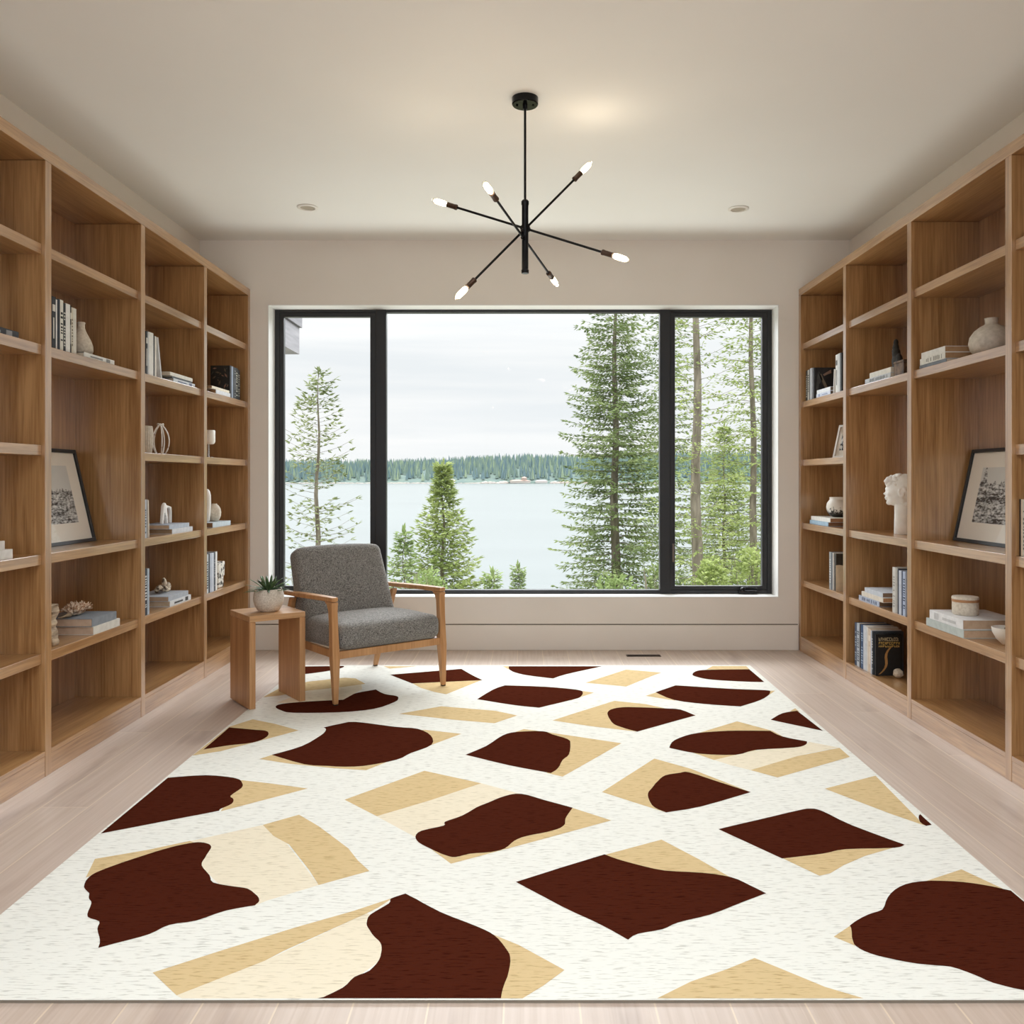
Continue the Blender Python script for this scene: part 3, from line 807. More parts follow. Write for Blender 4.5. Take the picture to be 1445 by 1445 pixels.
    ('B', [(-0.025,2.523),(0.009,2.546),(0.06,2.581),(0.109,2.615),(0.161,2.649),(0.215,2.685),(0.252,2.709),(0.26,2.701),(0.271,2.69),(0.286,2.677),(0.303,2.664),(0.324,2.65),(0.346,2.636),(0.369,2.622),(0.394,2.608),(0.421,2.597),(0.456,2.591),(0.496,2.587),(0.531,2.582),(0.561,2.575),(0.589,2.565),(0.612,2.553),(0.629,2.538),(0.642,2.52),(0.654,2.502),(0.667,2.484),(0.679,2.466),(0.687,2.454),(0.67,2.443),(0.644,2.426),(0.614,2.407),(0.58,2.384),(0.539,2.356),(0.502,2.333),(0.467,2.317),(0.434,2.304),(0.408,2.292),(0.389,2.279),(0.375,2.267),(0.36,2.257),(0.338,2.249),(0.313,2.242),(0.294,2.235),(0.28,2.225),(0.271,2.214),(0.265,2.206),(0.251,2.223),(0.23,2.249),(0.205,2.277),(0.177,2.306),(0.143,2.338),(0.106,2.375),(0.061,2.426),(0.01,2.483)]),
    ('T', [(1.173,2.527),(1.319,2.605),(1.377,2.478),(1.327,2.499)]),
    ('T', [(0.796,2.221),(0.864,2.28),(0.859,2.237),(0.834,2.178)]),
    ('B', [(0.863,2.281),(0.88,2.297),(0.905,2.317),(0.928,2.333),(0.946,2.343),(0.964,2.351),(0.98,2.362),(0.994,2.382),(1.008,2.407),(1.023,2.43),(1.041,2.453),(1.063,2.476),(1.085,2.494),(1.108,2.509),(1.134,2.52),(1.162,2.527),(1.192,2.531),(1.225,2.53),(1.256,2.527),(1.282,2.522),(1.307,2.515),(1.33,2.506),(1.354,2.494),(1.376,2.48),(1.392,2.47),(1.392,2.459),(1.392,2.441),(1.392,2.404),(1.391,2.336),(1.39,2.247),(1.389,2.173),(1.391,2.125),(1.39,2.088),(1.39,2.055),(1.381,2.022),(1.367,1.991),(1.357,1.97),(1.34,1.966),(1.314,1.961),(1.288,1.958),(1.262,1.96),(1.235,1.965),(1.211,1.97),(1.189,1.975),(1.169,1.981),(1.151,1.988),(1.131,1.996),(1.112,2.007),(1.096,2.017),(1.085,2.028),(1.078,2.039),(1.069,2.05),(1.057,2.062),(1.044,2.074),(1.029,2.084),(1.012,2.088),(0.993,2.09),(0.975,2.093),(0.956,2.097),(0.937,2.103),(0.918,2.11),(0.897,2.12),(0.875,2.131),(0.859,2.142),(0.848,2.153),(0.841,2.163),(0.837,2.173),(0.835,2.18),(0.835,2.187),(0.837,2.198),(0.842,2.219),(0.851,2.244),(0.857,2.264),(0.858,2.272),(0.857,2.275)]),
    ('T', [(0.301,1.957),(0.391,2.023),(0.484,2.072),(0.566,2.122),(0.614,2.078),(0.697,2.001),(0.769,1.957)]),
]
# ------------------------------------------------------------------ rug
RUG_Z = 0.007


def rug_mat(name, c1, c2, cream=False):
    m = mat(name, c1, 1.0, 0, 0.0)
    t, b = nodes(m)
    tc = t.nodes.new('ShaderNodeTexCoord')
    mp = t.nodes.new('ShaderNodeMapping')
    mp.inputs['Scale'].default_value = (14, 110, 1)
    nz = t.nodes.new('ShaderNodeTexNoise')
    nz.inputs['Scale'].default_value = 1.7
    nz.inputs['Detail'].default_value = 3
    cr = t.nodes.new('ShaderNodeValToRGB')
    cr.color_ramp.elements[0].position = 0.33
    cr.color_ramp.elements[0].color = lin(c2)
    cr.color_ramp.elements[1].position = 0.45
    cr.color_ramp.elements[1].color = lin(c1)
    t.links.new(tc.outputs['Object'], mp.inputs['Vector'])
    t.links.new(mp.outputs['Vector'], nz.inputs['Vector'])
    t.links.new(nz.outputs['Fac'], cr.inputs['Fac'])
    t.links.new(cr.outputs['Color'], b.inputs['Base Color'])
    bp = t.nodes.new('ShaderNodeBump')
    bp.inputs['Strength'].default_value = 0.5
    bp.inputs['Distance'].default_value = 0.002
    t.links.new(nz.outputs['Fac'], bp.inputs['Height'])
    t.links.new(bp.outputs['Normal'], b.inputs['Normal'])
    return m


def build_rug():
    b = MB()
    xl = -1.417
    c = [(xl, 1.951), (1.392, 1.951), (1.430, 5.475), (xl, 5.475)]
    vs = [(x, y, 0.0005) for x, y in c] + [(x, y, RUG_Z) for x, y in c]
    b.add(vs, [(0, 3, 2, 1)], 3)
    b.add(vs, [(4, 5, 6, 7)], 0)
    b.add(vs, [(0, 1, 5, 4), (1, 2, 6, 5), (2, 3, 7, 6), (3, 0, 4, 7)], 3)
    lv = {'C': 0.0002, 'T': 0.0004, 'B': 0.0006}
    mi = {'C': 4, 'T': 1, 'B': 2}
    for i, (k, pts) in enumerate(RUG_SHAPES):
        pts = [p for j, p in enumerate(pts) if math.dist(p, pts[j - 1]) > 0.0015]
        a = sum(pts[j - 1][0] * pts[j][1] - pts[j][0] * pts[j - 1][1] for j in range(len(pts)))
        if a < 0: pts = pts[::-1]
        z = RUG_Z + lv[k]
        from mathutils.geometry import tessellate_polygon
        P = [(x, y, z) for x, y in pts]
        tri = tessellate_polygon([[Vector(p) for p in P]])
        fs = []
        for f in tri:
            p0, p1, p2 = (P[q] for q in f)
            cr = (p1[0] - p0[0]) * (p2[1] - p0[1]) - (p1[1] - p0[1]) * (p2[0] - p0[0])
            fs.append(tuple(f) if cr > 0 else tuple(reversed(f)))
        b.add(P, fs, mi[k])
    o = b.build('area_rug', [rug_mat('rug_ivory', (229, 229, 221), (194, 193, 184)),
                             rug_mat('rug_tan', (208, 184, 140), (178, 154, 110)),
                             rug_mat('rug_maroon', (70, 31, 20), (50, 18, 10)),
                             mat('rug_edge_binding', (120, 112, 100), 0.9),
                             rug_mat('rug_cream', (228, 218, 195), (204, 193, 168))])
    tag(o, 'large ivory rug with maroon and tan abstract patches on the oak floor', 'rug')
    return o


build_rug()

# ------------------------------------------------------------------ armchair
def tweed():
    m = mat('grey_tweed', (110, 108, 104), 0.95, 0, 0.15)
    t, b = nodes(m)
    tc = t.nodes.new('ShaderNodeTexCoord')
    outs = []
    for sc in ((420, 420, 110), (110, 110, 480)):
        mp = t.nodes.new('ShaderNodeMapping')
        mp.inputs['Scale'].default_value = sc
        nz = t.nodes.new('ShaderNodeTexNoise')
        nz.inputs['Scale'].default_value = 1.0
        nz.inputs['Detail'].default_value = 2
        t.links.new(tc.outputs['Object'], mp.inputs['Vector'])
        t.links.new(mp.outputs['Vector'], nz.inputs['Vector'])
        outs.append(nz.outputs['Fac'])
    ad = t.nodes.new('ShaderNodeMath')
    ad.operation = 'ADD'
    t.links.new(outs[0], ad.inputs[0]); t.links.new(outs[1], ad.inputs[1])
    hf = t.nodes.new('ShaderNodeMath')
    hf.operation = 'MULTIPLY'; hf.inputs[1].default_value = 0.5
    t.links.new(ad.outputs[0], hf.inputs[0])
    cr = t.nodes.new('ShaderNodeValToRGB')
    cr.color_ramp.elements[0].position = 0.38
    cr.color_ramp.elements[0].color = lin((66, 64, 61))
    cr.color_ramp.elements[1].position = 0.62
    cr.color_ramp.elements[1].color = lin((160, 157, 152))
    t.links.new(hf.outputs[0], cr.inputs['Fac'])
    t.links.new(cr.outputs['Color'], b.inputs['Base Color'])
    bp = t.nodes.new('ShaderNodeBump')
    bp.inputs['Strength'].default_value = 0.4
    bp.inputs['Distance'].default_value = 0.0012
    t.links.new(hf.outputs[0], bp.inputs['Height'])
    t.links.new(bp.outputs['Normal'], b.inputs['Normal'])
    b.inputs['Sheen Weight'].default_value = 0.25
    return m


M['tweed'] = tweed()
ANG = math.radians(39.5)
ch = thing('armchair', 'grey tweed lounge armchair with open oak arms beside the small side table', 'armchair',
           (-0.7315, 4.725, RUG_Z + .0006), ANG)
XA, YA, ZA = (1, 0, 0), (0, 1, 0), (0, 0, 1)
W = M['chair_wood']
for s in (-1, 1):
    b = MB()
    secs = [((s * .338, -.010, .004), .0125, .0125), ((s * .337, -.004, .13), .017, .018), ((s * .336, .002, .235), .0215, .0225),
            ((s * .336, .006, .275), .0205, .0225), ((s * .337, .012, .40), .018, .020), ((s * .338, .018, .485), .018, .022),
            ((s * .338, .025, .518), .019, .030), ((s * .338, .036, .534), .020, .043)]
    b.loft([(c, a, d, XA, YA) for c, a, d in secs])
    o = b.build('front_leg', W, ch, bevel=.005, segs=3)
    b = MB(); b.box(s * .338 - .0105, s * .338 + .0105, -.0205, .0005, 0, .004)
    b.build('glide', mat('black_foot_glide', (20, 18, 16), 0.6), o)
    b = MB()
    secs = [((s * .305, .702, .004), .0125, .0125), ((s * .313, .668, .13), .017, .017), ((s * .322, .630, .25), .020, .022),
            ((s * .330, .560, .42), .017, .019), ((s * .331, .520, .506), .016, .018)]
    b.loft([(c, a, d, XA, YA) for c, a, d in secs])
    o = b.build('rear_leg', W, ch, bevel=.005, segs=3)
    b = MB(); b.box(s * .305 - .0105, s * .305 + .0105, .692, .713, 0, .004)
    b.build('glide', mat('black_foot_glide', (20, 18, 16), 0.6), o)
    # arm: flat paddle, widest in the middle, sloping down a little to the back
    b = MB()
    secs = []
    for i, (y, z, hw) in enumerate([(-.006, .548, .019), (.04, .547, .021), (.14, .544, .024), (.28, .539, .026), (.42, .533, .025), (.54, .528, .020), (.61, .525, .015)]):
        secs.append(((s * (.338 - .004 * (y > .3)), y, z), hw, .0125 if i else .012, XA, ZA))
    b.loft(secs)
    b.build('armrest', W, ch, bevel=.006, segs=3)
b = MB(); b.box(-.316, .316, -.012, .014, .236, .276)
b.box(-.316, .316, .60, .625, .225, .268)
b.box(-.330, -.306, .014, .63, .234, .274); b.box(.306, .330, .014, .63, .234, .274)
b.build('seat_frame', W, ch, bevel=.003)
b = MB(); b.box(-.315, .315, .545, .566, .44, .485)
b.build('back_rail', W, ch, bevel=.003)
# seat cushion
vs, fs = rounded(.625, .64, .135, .045, 14, crown=.024, front=.012)
b = MB(); b.add([(x, y, z - (y + .3) * .035) for x, y, z in vs], fs)
o = b.build('seat_cushion', M['tweed'], ch, smooth=True)
o.location = (0, .288, .343)
# back cushion, reclined
vs, fs = rounded(.578, .125, .44, .038, 14, crown=.006, front=.014)
b = MB()
b.add([(x * (1 - .03 * z / .22), y * (1 - .10 * (z / .22)), z + .012 * (1 - (x / .3) ** 2) * (z > 0)) for x, y, z in vs], fs)
o = b.build('back_cushion', M['tweed'], ch, smooth=True)
o.location = (-0.018, .535, .560)
o.rotation_euler = (math.radians(-21), 0, 0)

# ------------------------------------------------------------------ side table and plant
tb = thing('side_table', 'small square oak waterfall side table holding the potted succulent', 'side table', (-1.374, 4.617, RUG_Z + .0006), math.radians(37))
hs = .150
b = MB(); b.box(-hs, hs, -hs, hs, .446, .476)
b.build('tabletop', M['table_x'], tb, bevel=.0025)
for s in (-1, 1):
    b = MB(); b.box(s * hs, s * (hs - .032), -hs, hs, 0, .4455)
    b.build('side_panel', M['table_z'], tb, bevel=.0025)

TZ = RUG_Z + .0006 + .476
pl = thing('potted_succulent', 'spiky green succulent in a round speckled pot on the side table', 'potted plant', (-1.363, 4.600, TZ))
b = MB()
pr = [(.001, 0), (.046, 0), (.056, .006), (.069, .026), (.0775, .052), (.0795, .070), (.0775, .092), (.0715, .112), (.0690, .119), (.0655, .119),
      (.0665, .110), (.068, .098), (.001, .098)]
b.lathe(pr, 48)
b.build('pot', M['pot'], pl, smooth=True, angle=60)
b = MB(); b.lathe([(.064, .0985), (.064, .104), (.03, .107), (.001, .108)], 24)
b.build('soil', M['soil'], pl, smooth=True)


def leaf(b, base, az, el, L, wd, droop):
    """thick pointed keeled leaf"""
    n = 8
    d = Vector((math.cos(az), math.sin(az), 0))
    side = Vector((-math.sin(az), math.cos(az), 0))
    p = Vector(base)
    e = el
    vs = []
    for i in range(n + 1):
        u = i / n
        t = d * math.cos(e) + Vector((0, 0, 1)) * math.sin(e)
        nrm = t.cross(side).normalized() * -1
        wv = wd * (0.65 + 0.9 * u) * (1 - u) ** 0.55 * 0.9 if u < 1 else 0.0003
        th = wv * 0.32
        up = side.cross(t).normalized()
        vs += [p + side * wv, p + up * th * 0.35, p - side * wv, p - up * th]
        p = p + t * (L / n)
        e -= droop / n
    fs = []
    for i in range(n):
        for k in range(4):
            a = i * 4 + k
            c = i * 4 + (k + 1) % 4
            fs.append((a, c, c + 4, a + 4))
    fs.append((3, 2, 1, 0)); fs.append((n * 4, n * 4 + 1, n * 4 + 2, n * 4 + 3))
    b.add(vs, fs)


rnd = random.Random(3)
b = MB()
for ring, (cnt, el, L) in enumerate(((10, 14, .112), (10, 32, .112), (9, 50, .100), (6, 72, .085))):
    for k in range(cnt):
        az = 2 * math.pi * (k + .5 * ring + rnd.uniform(-.2, .2)) / cnt
        leaf(b, (math.cos(az) * .012, math.sin(az) * .012, .106), az, math.radians(el + rnd.uniform(-8, 8)), L * rnd.uniform(.85, 1.15), .0125, rnd.uniform(-.1, .7))
lm = noise_mat('succulent_green', (44, 70, 44), (112, 140, 92), nscale=28, rough=0.4, p0=.35, p1=.7)
b.build('leaves', lm, pl, smooth=True)

# ------------------------------------------------------------------ chandelier
HUB = Vector((0.003, 3.765, 0))
cd = thing('chandelier', 'black six-armed sputnik chandelier with lit tube bulbs hanging from the ceiling', 'chandelier', (HUB.x, HUB.y, ZC))
b = MB(); b.lathe([(.001, -.032), (.054, -.032), (.0575, -.028), (.0575, -.0005), (.001, -.0005)], 48)
b.lathe([(.001, -.0365), (.0045, -.0365), (.0045, -.032), (.001, -.032)], 12, (.035, 0, 0))
b.lathe([(.001, -.0365), (.0045, -.0365), (.0045, -.032), (.001, -.032)], 12, (-.035, 0, 0))
b.build('canopy', M['black_gloss'], cd, smooth=True, angle=35)
b = MB(); b.tube([(0, 0, -.03), (0, 0, 2.395 - ZC)], .0055, 16)
b.lathe([(.001, -.05), (.010, -.05), (.011, -.032), (.001, -.032)], 20)
b.build('downrod', M['black_metal'], cd, smooth=True, angle=40)
b = MB(); zc = 2.24 - ZC
b.lathe([(.001, -.157), (.016, -.157), (.0165, -.143), (.0145, -.140), (.0145, .140), (.0165, .143), (.0165, .157), (.012, .163), (.001, .163)], 28, (0, 0, zc))
b.build('hub_column', M['black_metal'], cd, smooth=True, angle=35)


def chandelier_arm(p, q):
    O = Vector((HUB.x, HUB.y, ZC))
    p = Vector(p) - O; q = Vector(q) - O
    d = (q - p).normalized()
    b = MB(); b.tube([p + d * .125, q - d * .125], .0052, 10)
    mid = (p + q) / 2
    # swivel knuckle where the arm passes the column
    t0 = -mid.to_2d().dot(d.to_2d()) / max(1e-6, d.to_2d().length_squared)
    k = mid + d * t0
    b.tube([k - d * .02, k + d * .02], .0105, 14)
    arm = b.build('arm', M['black_metal'], cd, smooth=True, angle=40)
    for e, dd in ((p, -d), (q, d)):
        R = dd.to_track_quat('Z', 'Y')
        s = MB()
        s.lathe([(.001, -.132), (.0075, -.132), (.0125, -.128), (.0125, -.120), (.0115, -.118), (.0115, -.082), (.012, -.080), (.001, -.080)], 20)
        o = s.build('socket', M['bronze'], arm, smooth=True, angle=35)
        o.location = e; o.rotation_mode = 'QUATERNION'; o.rotation_quaternion = R
        s = MB()
        s.lathe([(.001, -.080), (.0095, -.080), (.0145, -.068), (.0155, -.050), (.0150, -.022), (.0115, -.006), (.005, -.001), (.001, 0)], 20, mi=0)
        s.lathe([(.001, -.077), (.0085, -.076), (.0125, -.064), (.0130, -.044), (.0115, -.020), (.005, -.010), (.001, -.008)], 14, mi=1)
        o = s.build('bulb', [M['bulb_glass'], M['filament']], arm, smooth=True)
        o.location = e; o.rotation_mode = 'QUATERNION'; o.rotation_quaternion = R
        ld = bpy.data.lights.new('bulb_light', 'POINT')
        ld.energy = 0.75
        ld.color = (1.0, 0.83, 0.62)
        ld.shadow_soft_size = .012
        lo = bpy.data.objects.new('bulb_light', ld)
        C.objects.link(lo)
        lo.parent = cd
        lo.location = e + dd * .03


chandelier_arm((-.417, 3.905, 2.449), (.4435, 3.625, 2.103))
chandelier_arm((.304, 3.905, 2.62), (-.292, 3.625, 1.94))
chandelier_arm((-.157, 3.345, 2.336), (.158, 4.185, 2.128))
# ------------------------------------------------------------------ books
def book(name, label, group, loc, T, D, H, t, dep, h, cover, page=None, deco=None, decoc=(40, 40, 44), spine=None):
    """loc: spine-side lower corner; T, D, H: unit vectors of thickness, depth (away from the spine) and height"""
    T, D, H = Vector(T), Vector(D), Vector(H)
    th = thing(name, label, 'book', loc, 0, group)
    c = min(.0022, t * .2)
    b = MB()
    z = Vector((0, 0, 0))
    b.obox(z, T * c, D * dep, H * h)
    b.obox(T * (t - c), T * c, D * dep, H * h)
    b.obox(T * c - D * .0003, T * (t - 2 * c), D * c, H * h, 2 if spine else 0)
    if spine:
        b.obox(-D * .0006, T * t, D * .0006, H * h, 2)
    r = random.Random(hash(label) % 9973 if False else sum(map(ord, label)))
    e = -D * .0010
    if deco == 'text':
        hh = h * .12
        while hh < h * .82:
            L = r.uniform(.008, .016)
            if r.random() < .82:
                wv = t * r.uniform(.22, .36)
                b.obox(T * (t / 2 - wv) + H * hh + e, T * wv * 2, D * .0008, H * L * .62, 1)
            hh += L + .002
    elif deco == 'bands':
        for q in (.08, .16, .80, .88):
            b.obox(T * t * .04 + H * h * q + e, T * t * .92, D * .0008, H * h * .025, 1)
        b.obox(T * t * .3 + H * h * .3 + e, T * t * .4, D * .0008, H * h * .36, 1)
    elif deco == 'label':
        b.obox(T * t * .15 + H * h * .72 + e, T * t * .7, D * .0008, H * h * .13, 1)
        b.obox(T * t * .3 + H * h * .2 + e, T * t * .3, D * .0008, H * h * .4, 1)
    ms = [cmat(cover), cmat(decoc), cmat(spine or cover)]
    b.build('cover', ms, th)
    b = MB()
    b.obox(T * c * 1.02 + D * c * 1.02 + H * .003, T * (t - 2.04 * c), D * (dep - c - .004), H * (h - .006))
    b.build('page_block', M['page'] if page is None else cmat(page, .9), th)
    return th


Z3 = (0, 0, 1)


def up(s, y, z, t, h, dep, cover, label, group, d0=.03, toward=1, **k):
    """upright book, spine to the aisle; fills y .. y+t"""
    return book('book', label, group, (s * (SHX + d0), y, z + .0004), (0, 1, 0), (s, 0, 0), Z3, t, dep, h, cover, **k)


def flat(s, y0, y1, z, t, dep, cover, label, group, d0=.03, **k):
    return book('book', label, group, (s * (SHX + d0), y0, z + .0004), Z3, (s, 0, 0), (0, 1, 0), t, dep, y1 - y0, cover, **k)


def lean(s, y, z, t, h, dep, ang, cover, label, group, d0=.03, **k):
    """book tilted in the plane of the shelf front; ang > 0 leans its top towards the camera"""
    a = math.radians(ang)
    return book('book', label, group, (s * (SHX + d0), y, z + .0006 + (t * math.sin(-a) if a < 0 else 0)),
                (0, math.cos(a), math.sin(a)), (s, 0, 0), (0, -math.sin(a), math.cos(a)), t, dep, h, cover, **k)


WHITE, OFFW, CREAM, NAVY, BLACK, GREY, LGREY, BLUE = (232, 231, 228), (222, 219, 210), (212, 204, 186), (32, 38, 54), (26, 26, 28), (112, 116, 122), (178, 182, 186), (128, 146, 166)

# --- left bookcase, third bay from the window
B3 = LV['B']
y = 3.545
G = 'upright books on the upper left shelf'
for t, h, c, dc, k, lb in (
        (.030, .216, (44, 46, 54), 'label', (214, 212, 206), 'dark book with pale spine label at the camera end of the teardrop vase row'),
        (.009, .208, WHITE, None, BLACK, 'thin white book between the two navy spines above the left framed print'),
        (.020, .213, NAVY, None, WHITE, 'plain navy book third in the tall row on the upper left shelf'),
        (.024, .214, (226, 224, 214), 'text', (30, 30, 32), 'ivory book with black spine lettering in the upper left row'),
        (.018, .205, (34, 36, 42), 'text', (205, 203, 196), 'black book with pale spine lettering in the middle of the upper left row'),
        (.034, .208, WHITE, None, BLACK, 'thick plain white book right of the black lettered one, upper left row'),
        (.009, .206, (60, 52, 46), 'label', (228, 224, 216), 'very thin dark brown book in the upper left row'),
        (.012, .200, CREAM, 'text', (120, 112, 100), 'cream book with faint lettering in the upper left row'),
        (.026, .200, (216, 212, 202), None, BLACK, 'pale book ending the upper left row, touching the teardrop vase')):
    up(-1, y, B3, t, h, .17, c, lb, G, d0=.035, deco=dc, decoc=k)
    y += t + .0015
flat(-1, 3.79, 4.07, B3, .022, .18, (70, 74, 76), 'flat white book with dark edges under the teardrop vase', 'flat books on the upper left shelf', d0=.028, spine=(226, 226, 222), deco='label', decoc=(140, 140, 140))
v = thing('teardrop_vase', 'beige teardrop stoneware vase beside the tall books on the upper left shelf', 'vase', (-2.03, 3.953, B3 + .0232))
b = MB()
pr = [(.001, 0), (.032, 0), (.044, .008), (.051, .028), (.050, .050), (.042, .075), (.030, .098), (.021, .117), (.016, .132), (.0155, .148), (.018, .156), (.016, .159), (.011, .156), (.011, .135), (.001, .13)]
b.lathe(pr, 36)
b.build('vase_body', M['stone_beige'], v, smooth=True, angle=60)


# --- framed prints
def print_mat(name, seed, ridge, left_tree):
    """black and white landscape print: pale sky over a ragged dark wood, broken light on rocks and water"""
    m = mat(name, (200, 200, 198), 0.8, 0, 0.2)
    t, b = nodes(m)
    tc = t.nodes.new('ShaderNodeTexCoord')
    sp = t.nodes.new('ShaderNodeSeparateXYZ')
    t.links.new(tc.outputs['Object'], sp.inputs['Vector'])

    def mt(op, a, b_=None, clamp=False):
        n = t.nodes.new('ShaderNodeMath'); n.operation = op; n.use_clamp = clamp
        for i, q in enumerate((a, b_)):
            if q is None: continue
            if isinstance(q, (int, float)): n.inputs[i].default_value = q
            else: t.links.new(q, n.inputs[i])
        return n.outputs[0]

    def nz(sx, sz, sc, det):
        mp = t.nodes.new('ShaderNodeMapping'); mp.inputs['Scale'].default_value = (sx, 0, sz); mp.inputs['Location'].default_value = (seed, seed * .7, 0)
        n = t.nodes.new('ShaderNodeTexNoise'); n.inputs['Scale'].default_value = sc; n.inputs['Detail'].default_value = det
        t.links.new(tc.outputs['Object'], mp.inputs['Vector']); t.links.new(mp.outputs['Vector'], n.inputs['Vector'])
        return n.outputs['Fac']
    x, z = sp.outputs['X'], sp.outputs['Z']
    line = mt('ADD', mt('MULTIPLY', mt('SUBTRACT', nz(60, 0, 1, 5), .5), .09), ridge)
    # a tall tree column rises on one side
    tx = mt('ABSOLUTE', mt('SUBTRACT', x, left_tree))
    tall = mt('SUBTRACT', .16, mt('MULTIPLY', tx, 4.2))
    line2 = mt('MAXIMUM', line, mt('ADD', tall, mt('MULTIPLY', mt('SUBTRACT', nz(200, 200, 1, 3), .5), .10)))
    wood_ = mt('GREATER_THAN', line2, z)
    cr = t.nodes.new('ShaderNodeValToRGB')
    cr.color_ramp.elements[0].position = .42; cr.color_ramp.elements[0].color = (.012, .012, .013, 1)
    cr.color_ramp.elements[1].position = .62; cr.color_ramp.elements[1].color = (.75, .75, .73, 1)
    t.links.new(mt('ADD', mt('MULTIPLY', nz(50, 120, 1, 6), .6), mt('MULTIPLY', nz(12, 60, 1, 3), .4)), cr.inputs['Fac'])
    mx = t.nodes.new('ShaderNodeMix'); mx.data_type = 'RGBA'
    t.links.new(wood_, mx.inputs['Factor'])
    mx.inputs['A'].default_value = (.66, .66, .63, 1)
    t.links.new(cr.outputs['Color'], mx.inputs['B'])
    t.links.new(mx.outputs['Result'], b.inputs['Base Color'])
    return m


def framed(label, loc, rz, tilt, wd, ht, fw, mat_w, print_m, frame_m, name='framed_print', cat='framed picture', pic=None):
    """faces local -Y, leans back by tilt about its bottom edge"""
    t = thing(name, label, cat, loc, rz)
    t.rotation_euler = (-tilt, 0, rz)
    t.rotation_mode = 'XYZ'
    b = MB(); hw = wd / 2
    b.box(-hw, -hw + fw, 0, .02, 0, ht); b.box(hw - fw, hw, 0, .02, 0, ht)
    b.box(-hw + fw, hw - fw, 0, .02, 0, fw); b.box(-hw + fw, hw - fw, 0, .02, ht - fw, ht)
    b.box(-hw + fw, hw - fw, .014, .018, fw, ht - fw)
    b.build('frame', frame_m, t, bevel=.0015)
    b = MB(); b.box(-hw + fw, hw - fw, .010, .0135, fw, ht - fw)
    b.build('mount', M['paper_mat'], t)
    px0, px1, pz0, pz1 = pic or (-hw + mat_w, hw - mat_w, mat_w * 1.05, ht - mat_w)
    b = MB(); cz = (pz0 + pz1) / 2; cx = (px0 + px1) / 2
    b.box(px0 - cx, px1 - cx, 0, .0006, pz0 - cz, pz1 - cz)
    b.build('print', print_m, t, loc=(cx, .0093, cz))
    b = MB(); b.box(-hw + fw, hw - fw, .0055, .0075, fw, ht - fw)
    b.build('glass', M['pic_glass'], t)
    return t


# local +Y must point away from the aisle: for the left side rz=+90deg -> local -Y faces +X
framed('black framed black-and-white landscape print leaning inside the left bookcase', (-2.090, 3.945, LV['D'] + .0009), math.radians(90), math.radians(13), .545, .455, .017, .10,
       print_mat('landscape_print_left', 3.0, .02, -.035), M['pic_frame'], pic=(-.17, .165, .10, .375))
framed('black framed black-and-white forest print leaning inside the right bookcase', (2.100, 3.955, LV['D'] + .0009), math.radians(-90), math.radians(12), .56, .455, .017, .10,
       print_mat('landscape_print_right', 9.0, .055, -.125), M['pic_frame'], pic=(-.155, .165, .10, .365))

# --- left, third bay, low shelf: bark, two books, coral
E_ = LV['E']
GL = 'flat books under the coral on the low left shelf'
flat(-1, 3.850, 4.100, E_, .036, .24, (206, 202, 192), 'pale ivory book at the bottom of the pair under the coral', GL, d0=.016, page=(196, 172, 150))
flat(-1, 3.845, 4.075, E_ + .0365, .036, .24, (126, 132, 138), 'slate grey cloth book on top of the pair, carrying the coral', GL, d0=.020, page=(196, 172, 150))
v = thing('coral_piece', 'spiky dried coral cluster lying on the slate grey book', 'coral', (-2.05, 3.955, E_ + .0735))
b = MB(); r = random.Random(5)
for i in range(150):
    u = r.uniform(-1, 1); a = r.uniform(0, math.pi)
    c0 = Vector((0 + .02 * math.cos(a), u * .058, .022 + .012 * math.sin(a) * (1 - u * u)))
    d = Vector((math.cos(a) * .9, u * .5 + r.uniform(-.3, .3), math.sin(a) * 1.0 + .1)).normalized()
    L = r.uniform(.018, .036)
    b.tube([c0 - d * .01, c0 + d * L * .6, c0 + d * L], [.0055, .0048, .0012], 6)
b.ball((0, 0, .020), .026, .066, .020, 16)
b.build('coral_body', M['coral'], v, smooth=True)
b = MB(); b.tube([(0, -.06, .012), (-.004, -.085, .010), (-.012, -.11, .006), (-.015, -.13, .009)], [.012, .007, .004, .002], 8)
b.build('stalk', M['bark_grey'], v, smooth=True)
v = thing('driftwood_block', 'upright weathered driftwood piece at the left end of the coral shelf', 'driftwood', (-1.99, 3.60, E_ + .0004))
b = MB(); r = random.Random(2)
secs = []
for i in range(12):
    z = .172 * i / 11
    secs.append(((r.uniform(-.004, .004), r.uniform(-.004, .004) - .006 * math.sin(z * 30), z), .036 - .010 * (i / 11) + r.uniform(-.005, .004), .028 + r.uniform(-.005, .004), XA, YA))
b.loft(secs)
b.build('driftwood_body', M['bark_grey'], v, bevel=.004)

# --- left, second bay, upper shelf
G = 'upright books on the upper shelf of the second left bay'
y = 4.415
for t, h, c, dc, k, lb in (
        (.020, .222, (52, 54, 60), 'label', (220, 218, 214), 'dark book half hidden at the left end of the second bay row'),
        (.014, .222, (204, 206, 210), None, BLACK, 'thin silver-grey book second in the second bay upper row'),
        (.052, .224, WHITE, None, BLACK, 'thick white volume in the middle of the second bay upper row'),
        (.014, .214, (48, 48, 52), None, BLACK, 'thin charcoal book after the thick white volume in the second bay'),
        (.020, .213, (226, 222, 214), None, BLACK, 'white book standing straight before the tilted one in the second bay')):
    up(-1, y, B3, t, h, .16, c, lb, G, d0=.03, deco=dc, decoc=k)
    y += t + .0015
lean(-1, 4.598, B3, .014, .216, .15, 13, (214, 214, 212), 'white book leaning left against the row in the second left bay', G, d0=.03, spine=(206, 206, 208))
GF = 'flat books beside the leaning white book'
